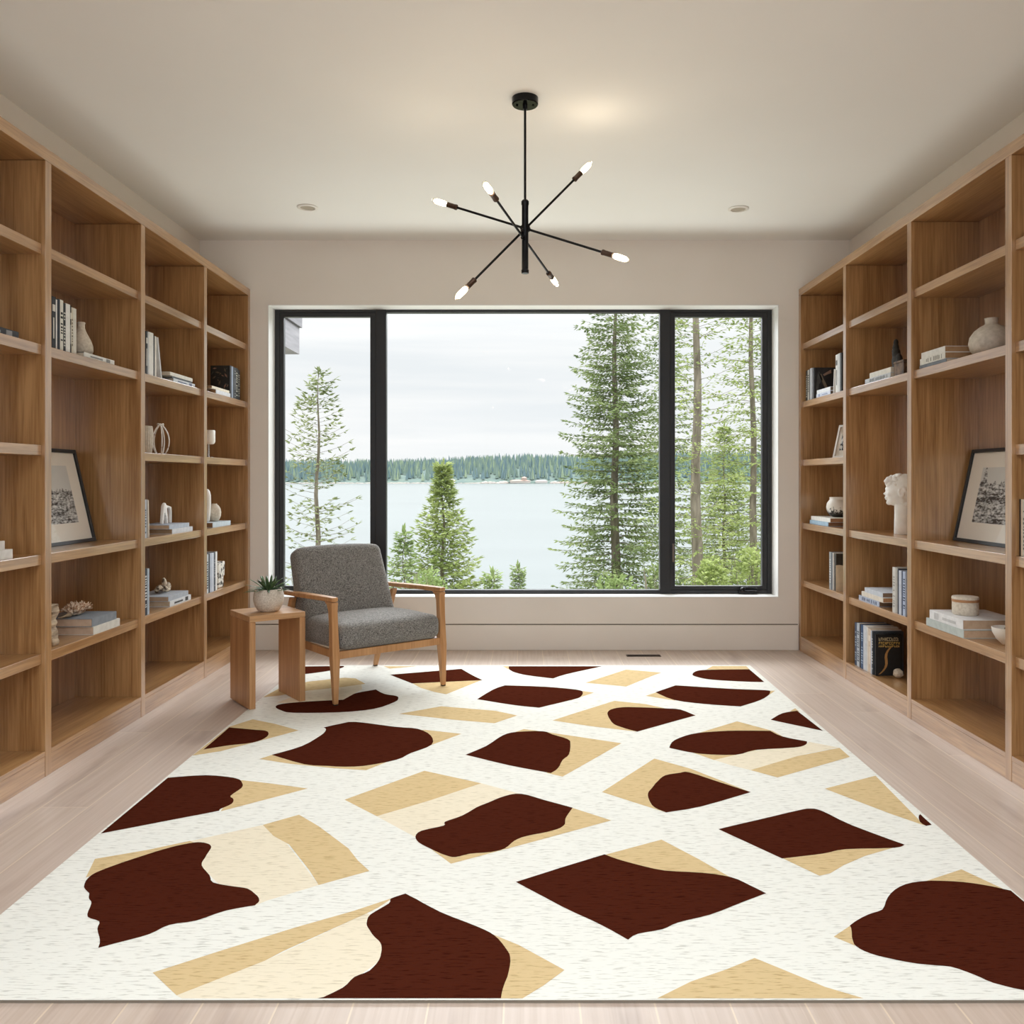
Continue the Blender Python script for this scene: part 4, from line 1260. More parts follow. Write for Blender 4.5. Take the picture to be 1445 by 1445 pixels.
flat(-1, 4.76, 5.07, B3, .022, .17, (150, 160, 172), 'flat pale blue-white book under the other two, right of the leaning white book', GF, spine=(214, 220, 228), deco='label', decoc=(110, 120, 150))
flat(-1, 4.74, 5.03, B3 + .0225, .008, .16, (52, 58, 66), 'thin dark magazine between the flat white books', GF)
flat(-1, 4.71, 5.03, B3 + .031, .020, .17, OFFW, 'top flat white book right of the leaning white book', GF, d0=.028)

# --- left, second bay, middle shelf: ribbed vase, wire vase
C3 = LV['C']
v = thing('ribbed_vase', 'pale ribbed cylinder vase beside the looped wire sculpture', 'vase', (-2.03, 4.60, C3 + .0004))
b = MB()
n = 48
pr = [(.030, 0), (.040, .004), (.046, .05), (.048, .09), (.045, .13), (.042, .148), (.038, .149), (.038, .140)]
vs = []; fs = []
for r_, z in pr:
    for k in range(n):
        a = 2 * math.pi * k / n
        q = r_ * (1 + (.035 if k % 2 else -.02))
        vs.append((q * math.cos(a), q * math.sin(a), z))
for i in range(len(pr) - 1):
    for k in range(n):
        k2 = (k + 1) % n
        fs.append((i * n + k, i * n + k2, (i + 1) * n + k2, (i + 1) * n + k))
fs.append(tuple(reversed(range(n)))); fs.append(tuple(range((len(pr) - 1) * n, len(pr) * n)))
b.add(vs, fs)
b.build('vase_body', M['stone_grey'], v)
v = thing('loop_sculpture', 'white looped cage sculpture on the middle shelf of the second left bay', 'sculpture', (-2.02, 4.79, C3 + .0004))
b = MB()
for k in range(5):
    a = math.pi * 2 * k / 5 + .3
    pts = []
    for i in range(17):
        u = i / 16
        z = .006 + .160 * u
        rr = .010 + .040 * math.sin(math.pi * min(1, u * .93 + .10)) ** .7
        pts.append((rr * math.cos(a) * .9, rr * math.sin(a), z))
    b.tube(pts, .0036, 8)
b.lathe([(.012, 0), (.026, 0), (.026, .006), (.012, .008)], 20)
b.tube([(.012 * math.cos(q) * 1.2, .018 * math.sin(q), .168 + .004 * math.cos(3 * q)) for q in [2 * math.pi * i / 16 for i in range(17)]], .004, 8)
b.build('cage', M['white_ceramic'], v, smooth=True)

# --- left, second bay, picture-height shelf
D3 = LV['D']
G = 'books beside the white trestle sculpture'
up(-1, 4.40, D3, .022, .196, .17, (176, 184, 194), 'upright blue-grey book left of the white trestle sculpture', G, deco='text', decoc=(90, 98, 112))
up(-1, 4.4235, D3, .016, .196, .17, (150, 142, 134), 'upright taupe book between the blue-grey one and the paper-backed one', G)
lean(-1, 4.447, D3, .008, .192, .16, 2, (226, 214, 194), 'thin cream book leaning against the uprights by the trestle sculpture', G)
flat(-1, 4.730, 5.02, D3, .027, .19, (206, 208, 212), 'lower flat white book under the white trestle sculpture', G, d0=.024, page=(170, 146, 118))
flat(-1, 4.705, 4.985, D3 + .0275, .023, .18, (176, 184, 196), 'upper flat blue-white book under the white trestle sculpture', G, d0=.030, page=(186, 162, 136))
v = thing('trestle_sculpture', 'white trestle shaped plaster sculpture standing on two flat books', 'sculpture', (-2.02, 4.865, D3 + .0515))
b = MB()
P = lambda *a: [Vector(p) for p in a]
b.loft([((0, -.058, 0), .009, .010, XA, YA), ((0, -.050, .05), .009, .009, XA, YA), ((0, -.040, .098), .010, .009, XA, YA)])
b.loft([((0, .005, 0), .009, .010, XA, YA), ((0, -.006, .05), .009, .011, XA, YA), ((0, -.022, .098), .010, .014, XA, YA)])
b.loft([((0, .056, 0), .009, .007, XA, YA), ((0, .055, .05), .009, .007, XA, YA), ((0, .050, .09), .009, .008, XA, YA)])
b.loft([((0, -.046, .098), .009, .008, XA, ZA), ((0, 0, .096), .009, .007, XA, ZA), ((0, .057, .086), .009, .007, XA, ZA)])
b.ball((0, -.028, .108), .011, .017, .011, 12)
b.loft([((.004, -.024, .045), .007, .006, XA, YA), ((.004, -.028, .10), .007, .010, XA, YA)])
o = b.build('trestle_body', M['plaster'], v)
remesh(o, .0035, 3)

# --- left, second bay, low shelf
G = 'books beside the shell sculpture'
up(-1, 4.395, E_, .030, .236, .17, (38, 44, 58), 'tall dark blue book with white lettering left of the shell sculpture', G, deco='text', decoc=(206, 208, 210), d0=.028)
up(-1, 4.4265, E_, .024, .236, .17, (172, 184, 194), 'tall pale grey-blue book beside the dark blue one by the shell sculpture', G, d0=.028)
flat(-1, 4.700, 4.995, E_, .030, .20, (214, 216, 218), 'lower flat white book under the shell sculpture', G, d0=.024, deco='label', decoc=(60, 60, 60), page=(198, 178, 152))
flat(-1, 4.690, 4.965, E_ + .0305, .026, .20, (176, 182, 190), 'upper flat silver-grey book under the shell sculpture', G, d0=.028, page=(176, 152, 128))
v = thing('shell_sculpture', 'brown and cream shell cluster on two flat books in the second left bay', 'shell ornament', (-2.03, 4.865, E_ + .058))
b = MB(); r = random.Random(8)
for i in range(16):
    b.ball((r.uniform(-.025, .025), r.uniform(-.06, .02), .016 + r.uniform(0, .022)), r.uniform(.010, .018), r.uniform(.010, .018), r.uniform(.010, .016), 10)
R = Matrix.Rotation(.35, 3, 'X')
b.ball((0, .005, .045), .014, .017, .042, 14, rot=R)
b.ball((.004, .047, .030), .013, .020, .026, 14, rot=Matrix.Rotation(.6, 3, 'X'))
b.ball((0, .045, .012), .016, .022, .014, 12)
o = b.build('shell_body', M['shell'], v, smooth=True)

# --- left, bay by the window, upper shelf
G = 'dark books in the corner bay of the left bookcase'
bk = up(-1, 5.675, B3, .030, .212, .128, (28, 28, 26), 'black picture-covered book facing the camera in the upper left corner bay', G, d0=.03)
b = MB(); r = random.Random(31)
for i in range(26):                                     # scattered leaf-like flecks of the dark cover picture
    x, z = -r.uniform(.012, .118), r.uniform(.02, .195)
    a, L = r.uniform(0, 3.1), r.uniform(.006, .018)
    c, q = math.cos(a) * L, math.sin(a) * L
    vs = [(x - c, -.0008, z - q), (x + q * .35, -.0008, z - c * .35), (x + c, -.0008, z + q), (x - q * .35, -.0008, z + c * .35)]
    b.add(vs + [(p[0], -.0002, p[2]) for p in vs], [(0, 1, 2, 3), (7, 6, 5, 4), (0, 4, 5, 1), (1, 5, 6, 2), (2, 6, 7, 3), (3, 7, 4, 0)], i % 3)
b.build('cover_art', [cmat((92, 78, 62)), cmat((70, 72, 66)), cmat((140, 104, 88))], bk)
up(-1, 5.7065, B3, .030, .212, .128, (150, 164, 184), 'pale blue book between dark books in the upper left corner bay', G)
up(-1, 5.738, B3, .024, .212, .128, (48, 52, 58), 'charcoal book right of the pale blue one in the upper left corner bay', G)
up(-1, 5.7635, B3, .024, .210, .128, (66, 72, 78), 'slate book in the upper left corner bay', G, deco='bands', decoc=(150, 154, 158))
up(-1, 5.789, B3, .042, .212, .128, (36, 38, 36), 'thick black lettered book in the upper left corner bay', G, deco='text', decoc=(190, 192, 182))
up(-1, 5.8325, B3, .042, .205, .128, (40, 42, 44), 'last dark book against the corner panel, upper left corner bay', G, deco='text', decoc=(160, 160, 150))
flat(-1, 5.40, 5.665, B3, .026, .17, (214, 216, 222), 'flat white lower book in front of the black picture cover', 'flat books in the left corner bay', d0=.024, page=(176, 146, 112))
flat(-1, 5.33, 5.645, B3 + .0265, .016, .17, (226, 216, 196), 'thin cream book on the flat white one in the left corner bay', 'flat books in the left corner bay', d0=.024, page=(176, 146, 112))

# --- left, bay by the window, middle shelf: goblet
v = thing('pedestal_candle_holder', 'cream cylinder candle holder on a thin stem in the left corner bay', 'candle holder', (-2.005, 5.475, C3 + .0004))
b = MB(); b.lathe([(.001, 0), (.030, 0), (.030, .006), (.008, .010), (.006, .085), (.007, .088), (.001, .09)], 24)
b.build('stem', M['chrome'], v, smooth=True, angle=40)
b = MB(); b.lathe([(.001, .087), (.030, .087), (.039, .094), (.042, .105), (.042, .170), (.039, .176), (.036, .176), (.036, .110), (.001, .108)], 32)
b.build('cup', M['white_ceramic'], v, smooth=True, angle=50)

# --- left, bay by the window: two vases on books
G = 'flat books under the two vases in the left corner bay'
flat(-1, 5.355, 5.68, D3, .030, .20, (190, 202, 210), 'flat pale blue book under the white vases in the left corner bay', G, d0=.028, page=(150, 120, 92))
v = thing('tall_vase', 'tall slim white vase beside the round one in the left corner bay', 'vase', (-2.02, 5.465, D3 + .031))
b = MB(); b.lathe([(.001, 0), (.020, 0), (.026, .01), (.031, .06), (.034, .12), (.033, .17), (.027, .195), (.018, .207), (.010, .210), (.001, .208)], 32)
b.build('vase_body', M['white_ceramic'], v, smooth=True)
v = thing('round_vase', 'small round cream vase beside the tall white one', 'vase', (-2.00, 5.565, D3 + .031))
b = MB(); b.lathe([(.001, 0), (.022, 0), (.032, .010), (.041, .034), (.043, .058), (.038, .084), (.026, .102), (.018, .107), (.018, .113), (.014, .113), (.013, .104), (.001, .10)], 32)
b.build('vase_body', M['stone_beige'], v, smooth=True, angle=60)

# --- left, bay by the window, low shelf
G = 'upright books in the left corner bay, low shelf'
y = 5.215
for t, h, c, dc, k, lb in (
        (.026, .236, (196, 200, 204), 'text', (70, 76, 84), 'pale grey lettered book, camera end of the low left corner shelf'),
        (.036, .238, (196, 202, 206), 'text', (60, 68, 84), 'grey book with navy lettering second in the low left corner row'),
        (.022, .238, (44, 52, 66), None, BLACK, 'navy book in the low left corner row'),
        (.034, .240, (184, 192, 206), None, BLACK, 'pale blue book in the low left corner row'),
        (.030, .240, (210, 216, 226), None, BLACK, 'bluish white book in the low left corner row'),
        (.026, .242, (74, 80, 92), 'text', (150, 154, 162), 'slate blue book in the low left corner row'),
        (.030, .242, (230, 228, 224), None, BLACK, 'white book at the end of the row beside the marbled block')):
    up(-1, y, E_, t, h, .12, c, lb, G, d0=.026, deco=dc, decoc=k)
    y += t + .0015
v = thing('marbled_block', 'white block with black scribbled veins beside the low left corner books', 'ornament', (-1.985, 5.555, E_ + .0004))
mm = noise_mat('marble_scribble', (30, 28, 26), (226, 222, 212), nscale=9, rough=0.5, p0=.40, p1=.44, distort=2.5)
b = MB(); b.loft([((0, 0, 0), .034, .050, XA, YA), ((0, 0, .07), .033, .048, XA, YA), ((0, .004, .075), .036, .056, XA, YA), ((0, .004, .165), .036, .060, XA, YA)])
b.build('block_body', mm, v, bevel=.006)

# --- left, cut-off bay at the frame's edge
G = 'books at the left edge of the photo'
flat(-1, 3.04, 3.330, B3, .030, .20, (58, 62, 70), 'flat charcoal book at the left picture edge on the upper shelf', G, d0=.045, deco='label', decoc=(150, 152, 156))
flat(-1, 3.00, 3.20, B3 + .0305, .034, .16, (84, 86, 92), 'small dark stacked book on the charcoal one at the left picture edge', G, d0=.05, deco='label', decoc=(150, 152, 156))
flat(-1, 2.98, 3.265, D3, .036, .21, (214, 210, 204), 'lower flat ivory book at the left picture edge', G, d0=.03)
flat(-1, 2.97, 3.215, D3 + .0365, .034, .20, (206, 200, 194), 'upper flat ivory book at the left picture edge', G, d0=.03)
v = thing('glass_ornament', 'pale glassy ornament cut by the left picture edge on the middle shelf', 'ornament', (-1.99, 3.215, C3 + .0004))
b = MB()
for i in range(5):
    b.ball((0, -.012 + .007 * (i % 2) * 2, .0135 + i * .014), .026 - i * .0035, .026 - i * .0035, .013, 12)
b.build('ornament_body', M['stone_grey'], v, smooth=True)

# =============== right bookcase
# --- bay by the window, upper shelf
G = 'books in the upper corner bay of the right bookcase'
y = 5.925 - .0
for t, h, c, dc, k, lb in (
        (.034, .206, (52, 54, 54), 'text', (190, 190, 184), 'black lettered book against the corner panel, upper right corner bay'),
        (.032, .208, (206, 206, 202), 'text', (90, 92, 92), 'pale lettered book beside the corner panel, upper right corner bay'),
        (.012, .208, (40, 42, 46), None, BLACK, 'thin dark book between pale spines in the upper right corner bay'),
        (.040, .212, (206, 212, 220), None, BLACK, 'thick pale silver book in the upper right corner bay')):
    y -= t + .0015
    up(1, y, B3, t, h, .15, c, lb, G, d0=.026, deco=dc, decoc=k)
y -= .0235
bk = up(1, y, B3, .022, .212, .145, (34, 32, 32), 'dark book showing its figure painted cover in the upper right corner bay', G, d0=.036)
b = MB()
e = -.0008
def strip(b, pts, e=e, th=.0006, mi=0):
    n = len(pts)
    vs = [(x, e, z) for x, z in pts] + [(x, e + th, z) for x, z in pts]
    b.add(vs, [tuple(range(n)), tuple(reversed(range(n, 2 * n)))] + [(i, i + n, (i + 1) % n + n, (i + 1) % n) for i in range(n)], mi)
strip(b, [(.008, .03), (.020, .012), (.030, .10), (.055, .13), (.028, .19), (.018, .15)], mi=0)
strip(b, [(.030, .165), (.045, .17), (.085, .085), (.110, .045), (.090, .040), (.060, .095)], mi=1)
strip(b, [(.055, .165), (.080, .180), (.110, .198), (.112, .175), (.085, .165), (.065, .155)], e=e - .0003, mi=2)
b.build('cover_art', [cmat((70, 70, 68)), cmat((120, 108, 92)), cmat((150, 120, 104))], bk)
flat(1, 5.44, 5.700, B3, .024, .15, (206, 214, 232), 'flat pale blue book before the figure painted cover, right corner bay', 'flat books in the right corner bay', d0=.022, page=(120, 104, 88), deco='label', decoc=(150, 160, 190))
flat(1, 5.44, 5.690, B3 + .0245, .024, .15, (226, 230, 236), 'flat white book on the pale blue one in the right corner bay', 'flat books in the right corner bay', d0=.022, page=(120, 104, 88))
lean(1, 5.387, B3, .009, .150, .13, 6, (236, 234, 230), 'small thin white book leaning on the tall white one, right corner bay', G, d0=.024)
up(1, 5.335, B3, .034, .236, .15, (226, 226, 224), 'tall white book with a dark mark on its spine, right corner bay', G, deco='label', decoc=(80, 80, 80))
up(1, 5.297, B3, .036, .238, .15, (206, 208, 210), 'tall pale grey book half behind the oak divider, right corner bay', G)
up(1, 5.27, B3, .024, .238, .15, (40, 42, 46), 'tall dark book mostly behind the oak divider, right corner bay', G)

# --- small white frame
framed('small white framed print with dark arch drawing in the right corner bay', (2.030, 5.500, C3 + .0006), math.radians(-62), math.radians(16), .175, .225, .014, .045,
       noise_mat('ink_arch_print', (26, 26, 26), (220, 218, 212), nscale=45, rough=.8, p0=.46, p1=.52), mat('white_picture_frame', (228, 226, 222), 0.5), pic=(-.052, .052, .055, .165))

# --- vase on books
G = 'flat books under the two-tone vase'
flat(1, 5.50, 5.855, D3, .026, .22, (150, 180, 206), 'flat sky blue book under the two-tone vase', G, d0=.030, page=(160, 122, 90), spine=(158, 186, 208))
flat(1, 5.475, 5.84, D3 + .0265, .027, .21, (226, 224, 218), 'flat white book between the vase and the sky blue book', G, d0=.034, page=(166, 128, 96))
v = thing('two_tone_vase', 'round white vase with black speckled lower half in the right corner bay', 'vase', (2.055, 5.655, D3 + .0545))
m = mat('two_tone_glaze', (236, 232, 224), .4)
t_n, b_n = nodes(m)
tc = t_n.nodes.new('ShaderNodeTexCoord'); sp = t_n.nodes.new('ShaderNodeSeparateXYZ'); nz = t_n.nodes.new('ShaderNodeTexNoise')
nz.inputs['Scale'].default_value = 70; nz.inputs['Detail'].default_value = 4
t_n.links.new(tc.outputs['Object'], sp.inputs['Vector']); t_n.links.new(tc.outputs['Object'], nz.inputs['Vector'])
a1 = t_n.nodes.new('ShaderNodeMath'); a1.operation = 'MULTIPLY_ADD'; a1.inputs[1].default_value = -.25; a1.inputs[2].default_value = .62
t_n.links.new(nz.outputs['Fac'], a1.inputs[0])
a1b = t_n.nodes.new('ShaderNodeMath'); a1b.operation = 'MULTIPLY'; a1b.inputs[1].default_value = 9.0
t_n.links.new(sp.outputs['Z'], a1b.inputs[0])
a2 = t_n.nodes.new('ShaderNodeMath'); a2.operation = 'ADD'
t_n.links.new(a1b.outputs[0], a2.inputs[0]); t_n.links.new(nz.outputs['Fac'], a2.inputs[1])
cr = t_n.nodes.new('ShaderNodeValToRGB')
cr.color_ramp.elements[0].position = .78; cr.color_ramp.elements[0].color = lin((44, 38, 32))
cr.color_ramp.elements[1].position = 1.0; cr.color_ramp.elements[1].color = lin((236, 232, 224))
t_n.links.new(a2.outputs[0], cr.inputs['Fac']); t_n.links.new(cr.outputs['Color'], b_n.inputs['Base Color'])
b = MB(); b.lathe([(.001, 0), (.030, 0), (.050, .010), (.068, .034), (.074, .062), (.070, .090), (.056, .110), (.052, .114), (.054, .128), (.049, .130), (.046, .118), (.001, .112)], 40)
b.build('vase_body', m, v, smooth=True, angle=60)

# --- low corner shelf
G = 'upright books on the low shelf of the right corner bay'
up(1, 5.440, E_, .036, .236, .15, (150, 154, 156), 'grey lettered book at the left of the torn paper book', G, d0=.028, deco='text', decoc=(206, 206, 204))
up(1, 5.418, E_, .020, .236, .15, (84, 90, 98), 'slate book between the grey book and the one with a torn paper cover', G, d0=.028)
up(1, 5.400, E_, .016, .236, .15, (206, 202, 196), 'thin pale book behind the torn paper book in the right corner bay', G, d0=.028)
bk = up(1, 5.372, E_, .026, .230, .15, (54, 48, 40), 'dark book half covered by torn cream paper in the right corner bay', G, d0=.034)
b = MB(); strip(b, [(-.002, 0), (.151, 0), (.151, .145), (.12, .138), (.10, .150), (.07, .142), (.05, .158), (.02, .162), (-.002, .16)])
b.build('paper_wrap', cmat((216, 200, 172), .9), bk)

# --- second bay, upper shelf
G = 'flat books beside the black carved figure'
flat(1, 4.555, 4.895, B3, .028, .18, (196, 200, 206), 'lower flat pale grey book under the black carved figure', G, d0=.026, deco='text', decoc=(120, 124, 130))
flat(1, 4.555, 4.835, B3 + .0285, .028, .18, (222, 218, 208), 'upper flat cream book under the black carved figure', G, d0=.028)
v = thing('carved_figure', 'black carved stone figure standing on flat books in the right bookcase', 'sculpture', (2.06, 4.765, B3 + .057))
b = MB()
for (x, y_, z, a, c, h) in ((0, 0, .02, .030, .050, .026), (0, .008, .06, .026, .040, .040), (0, .016, .10, .022, .030, .040), (0, .022, .135, .018, .022, .030), (0, .020, .165, .014, .016, .020), (0, .045, .12, .012, .018, .014), (0, -.02, .05, .02, .03, .05)):
    b.ball((x, y_, z), a, c, h, 12)
o = b.build('figure_body', M['black_stone'], v, smooth=True)
remesh(o, .005, 1)
v = thing('leather_box', 'mottled brown box beside the black carved figure', 'box', (2.035, 4.475, B3 + .0004))
b = MB(); b.box(-.095, .095, -.06, .06, 0, .066)
b.build('box_body', M['brown_box'], v, bevel=.004)
b = MB(); b.box(-.097, .097, -.062, .062, .0662, .078)
b.build('box_lid', M['brown_box'], v, bevel=.003)
v = thing('smoked_glass_vase', 'slim ribbed brown and white vase standing on the mottled brown box', 'vase', (2.06, 4.478, B3 + .0785))
b = MB(); b.lathe([(.001, 0), (.018, 0), (.026, .02), (.031, .06), (.027, .10), (.016, .125), (.013, .15), (.017, .158), (.012, .158), (.001, .14)], 20)
b.build('vase_body', noise_mat('streaked_glaze', (70, 50, 38), (216, 206, 194), scale=(60, 60, 4), nscale=1.5, rough=.3, p0=.45, p1=.6), v, smooth=True)

# --- bust
v = thing('head_bust', 'white plaster head bust on a round pillar neck in the right bookcase', 'bust', (2.055, 4.735, D3 + .0004), math.radians(-35))
# local: face looks towards -X
b = MB()
b.lathe([(.001, 0), (.046, 0), (.0475, .004), (.0465, .05), (.045, .12), (.046, .16), (.001, .17)], 40, (.022, 0, 0))
b.build('pillar_neck', M['plaster'], v, smooth=True, angle=50)
b = MB()
b.ball((.030, 0, .255), .078, .064, .076, 24)          # cranium
b.ball((-.012, 0, .235), .056, .054, .074, 22)         # face mass
b.ball((-.022, 0, .188), .036, .038, .034, 18)         # jaw
b.ball((-.050, 0, .172), .017, .019, .015, 14)         # chin
b.ball((.010, 0, .185), .050, .044, .040, 16)          # jaw to neck
b.ball((.030, 0, .160), .038, .038, .030, 16)
b.tube([(-.054, 0, .264), (-.064, 0, .244), (-.073, 0, .222), (-.060, 0, .214)], [.009, .010, .011, .011], 10)   # nose
b.ball((-.064, 0, .200), .012, .020, .0055, 12)        # lips
b.ball((-.062, 0, .191), .011, .017, .005, 12)
b.ball((-.048, 0, .264), .018, .042, .008, 14)         # brow
for s in (-1, 1):
    b.ball((-.046, s * .022, .246), .012, .014, .008, 12)       # eyelids
    b.ball((-.034, s * .036, .222), .022, .016, .018, 12)       # cheeks
    b.tube([(.030 + .017 * math.cos(q), s * .064, .232 + .025 * math.sin(q)) for q in [math.pi * (1.55 + 1.5 * -i / 12) for i in range(13)]], .006, 8)   # ear rim
    b.ball((.032, s * .060, .214), .009, .006, .010, 10)
    b.ball((.030, s * .058, .232), .012, .006, .014, 10)
o = b.build('head', M['plaster'], v, smooth=True)
remesh(o, .0032, 3)
b = MB(); r = random.Random(4)
for i in range(46):                                     # cropped curls, heavier over the forehead
    a = r.uniform(-1.25, 1.25); q = r.uniform(0, 1)
    ph = math.radians(18 + 62 * q)
    d = Vector((-math.cos(a) * math.sin(ph), math.sin(a) * math.sin(ph) * .95, math.cos(ph)))
    c = Vector((.022, 0, .252)) + Vector((d.x * .080, d.y * .064, d.z * .078))
    b.ball(c, .014, .012, .009, 10, rot=Matrix.Rotation(r.uniform(0, 3), 3, 'Z'))
for k in range(5):
    b.tube([(-.030 - .003 * math.sin(k), -.04 + .02 * k, .318 - .008 * abs(k - 2)), (-.048, -.038 + .019 * k, .303), (-.060, -.036 + .018 * k, .286), (-.063, -.032 + .016 * k, .270)], [.012, .014, .013, .005], 8)
o = b.build('hair', M['plaster'], v, smooth=True)
remesh(o, .003, 1)

# --- second bay, low shelf
G = 'books on the low shelf under the bust'
flat(1, 4.700, 4.985, E_, .028, .20, (130, 142, 164), 'bottom flat book with blue patterned spine under the bust shelf', G, d0=.026, page=(120, 96, 74), spine=(178, 188, 206), deco='text', decoc=(60, 74, 108))
flat(1, 4.655, 4.950, E_ + .0285, .026, .20, (222, 214, 200), 'middle flat cream book of the three under the bust shelf', G, d0=.028, page=(176, 130, 92))
flat(1, 4.665, 4.910, E_ + .055, .026, .20, (200, 206, 214), 'top flat pale grey book of the three under the bust shelf', G, d0=.030, page=(130, 104, 84))
y = 4.372
for t, h, c, dc, k, lb in (
        (.030, .226, (174, 186, 208), 'text', (34, 44, 74), 'pale blue upright book with navy lettering, right end under the bust'),
        (.014, .226, (44, 58, 88), None, BLACK, 'thin navy upright book under the bust shelf'),
        (.030, .226, (196, 202, 212), None, BLACK, 'silver-blue upright book under the bust shelf'),
        (.014, .232, (36, 44, 64), None, BLACK, 'thin dark blue upright book beside the ragged grey one'),
        (.024, .236, (172, 168, 160), None, BLACK, 'warm grey upright book under the bust shelf'),
        (.036, .236, (204, 202, 196), 'text', (160, 158, 150), 'ragged pale grey upright book next to the flat stack under the bust')):
    up(1, y, E_, t, h, .17, c, lb, G, d0=.024, deco=dc, decoc=k)
    y += t + .0012

# --- second bay, bottom
G = 'row of upright books on the lowest right shelf'
F_ = LV['F']
y = 4.755
bk = up(1, y, F_, .022, .228, .145, (22, 22, 22), 'black book facing the camera with gold lettering and a tan twig, lowest right shelf', G, d0=.030)
b = MB(); r = random.Random(12)
for row, (z0, hh, cc) in enumerate(((.192, .018, 0), (.172, .014, 1), (.157, .010, 1))):
    x = .016
    while x < .128:
        wv = r.uniform(.006, .011)
        # broken strokes of worn lettering
        k = r.randint(0, 3)
        strip(b, [(x, z0), (x + .002, z0), (x + .002, z0 + hh), (x, z0 + hh)], mi=cc)
        if k in (0, 1): strip(b, [(x + .002, z0 + hh - .003), (x + wv, z0 + hh - .003), (x + wv, z0 + hh), (x + .002, z0 + hh)], mi=cc)
        if k in (1, 2): strip(b, [(x + .002, z0), (x + wv, z0), (x + wv, z0 + .003), (x + .002, z0 + .003)], mi=cc)
        if k in (0, 2, 3): strip(b, [(x + .002, z0 + hh * .45), (x + wv * .8, z0 + hh * .45), (x + wv * .8, z0 + hh * .62), (x + .002, z0 + hh * .62)], mi=cc)
        if k == 3: strip(b, [(x + wv - .002, z0), (x + wv, z0), (x + wv, z0 + hh), (x + wv - .002, z0 + hh)], mi=cc)
        x += wv + .003
L_, R_ = [], []
for i in range(9):
    u = i / 8
    x = .020 + .066 * u ** .9 + .014 * math.sin(u * 6.0)
    z = .006 + .150 * u
    L_.append((x - .007, z)); R_.append((x + .007, z + .004))
for i in range(8):
    strip(b, [L_[i], R_[i], R_[i + 1], L_[i + 1]], e=-.0010, mi=2)
b.build('cover_art', [cmat((206, 190, 150)), cmat((216, 178, 96)), cmat((176, 132, 78))], bk)
y += .0235
for t, h, c, dc, k, lb in (
        (.018, .240, (58, 64, 70), 'text', (190, 190, 188), 'slate book with worn lettering right behind the black twig-cover book'),
        (.012, .240, (206, 214, 226), None, BLACK, 'thin pale blue book two behind the black twig-cover book'),
        (.034, .246, (206, 190, 170), 'label', (228, 220, 206), 'beige book with worn spine, lowest right shelf'),
        (.016, .250, (214, 208, 198), None, BLACK, 'thin off-white book beside the beige one, lowest right shelf'),
        (.052, .252, (196, 202, 208), None, BLACK, 'thick silver-grey book in the lowest right row'),
        (.034, .250, (52, 82, 118), 'text', (150, 170, 190), 'deep blue lettered book in the lowest right row'),
        (.018, .250, (36, 42, 52), None, BLACK, 'thin black-blue book beside the deep blue one, lowest right shelf'),
        (.040, .250, (176, 184, 192), 'text', (80, 88, 98), 'grey book with dark lettering near the far end, lowest right row'),
        (.030, .248, (58, 72, 94), 'text', (150, 160, 170), 'dusky blue book at the far end of the lowest right row')):
    up(1, y, F_, t, h, .17, c, lb, G, d0=.024, deco=dc, decoc=k)
    y += t + .0012
v = thing('paper_ball', 'small crumpled white ball on the lowest right shelf before the black book', 'ornament', (2.035, 4.700, F_ + .0004))
b = MB(); r = random.Random(6)
b.ball((0, 0, .026), .027, .027, .026, 16)
b.v = [tuple(Vector((0, 0, .026)) + (Vector(p) - Vector((0, 0, .026))) * r.uniform(.88, 1.05)) for p in b.v]
b.build('ball_body', M['stone_beige'], v)

# --- third bay (framed forest print), upper shelf
G = 'books beside the squat round vase'
flat(1, 3.955, 4.225, B3, .018, .17, (120, 128, 138), 'bottom flat slate book left of the squat round vase', G, d0=.028)
flat(1, 3.965, 4.215, B3 + .0185, .030, .165, (222, 220, 212), 'middle flat white book of the stack left of the squat round vase', G, d0=.026, page=(170, 134, 98), deco='text', decoc=(150, 146, 138))
flat(1, 3.970, 4.205, B3 + .049, .028, .165, (226, 224, 218), 'top flat white book of the stack left of the squat round vase', G, d0=.028, page=(170, 134, 98))
v = thing('squat_vase', 'large squat round stoneware vase with a small neck on the upper right shelf', 'vase', (2.070, 3.825, B3 + .0004))
b = MB(); b.lathe([(.001, 0), (.045, 0), (.066, .010), (.086, .036), (.093, .066), (.088, .094), (.070, .120), (.048, .138), (.030, .147), (.026, .152), (.027, .172), (.029, .176), (.023, .176), (.021, .155), (.001, .148)], 48)
b.build('vase_body', M['stone_grey'], v, smooth=True, angle=60)

# --- third bay, low shelf: two books, jar, bowl
G = 'large flat books under the lidded jar'
flat(1, 3.765, 4.115, E_, .036, .26, (182, 190, 186), 'lower flat sage grey book under the lidded jar', G, d0=.010, page=(196, 168, 140))
flat(1, 3.775, 4.085, E_ + .0365, .042, .26, (222, 222, 222), 'upper flat white book under the lidded jar', G, d0=.012, page=(190, 164, 138), deco='label', decoc=(190, 190, 190))
v = thing('lidded_jar', 'cream jar with a tan band and flat lid on the big white book', 'jar', (2.010, 3.935, E_ + .0795))
b = MB(); b.lathe([(.001, 0), (.050, 0), (.0545, .006), (.0555, .03), (.0550, .058), (.001, .058)], 40, mi=0)
b.lathe([(.001, .0585), (.0560, .0585), (.0565, .062), (.0560, .0700), (.001, .0700)], 40, mi=1)
b.build('jar_body', [M['stone_beige'], M['tan_band']], v, smooth=True, angle=40)
b = MB(); b.lathe([(.001, .0705), (.0565, .0705), (.0575, .075), (.0555, .082), (.001, .084)], 40)
b.build('lid', M['stone_beige'], v, smooth=True, angle=50)
v = thing('ceramic_bowl', 'small white footed bowl at the camera end of the jar shelf', 'bowl', (2.030, 3.625, E_ + .0004))
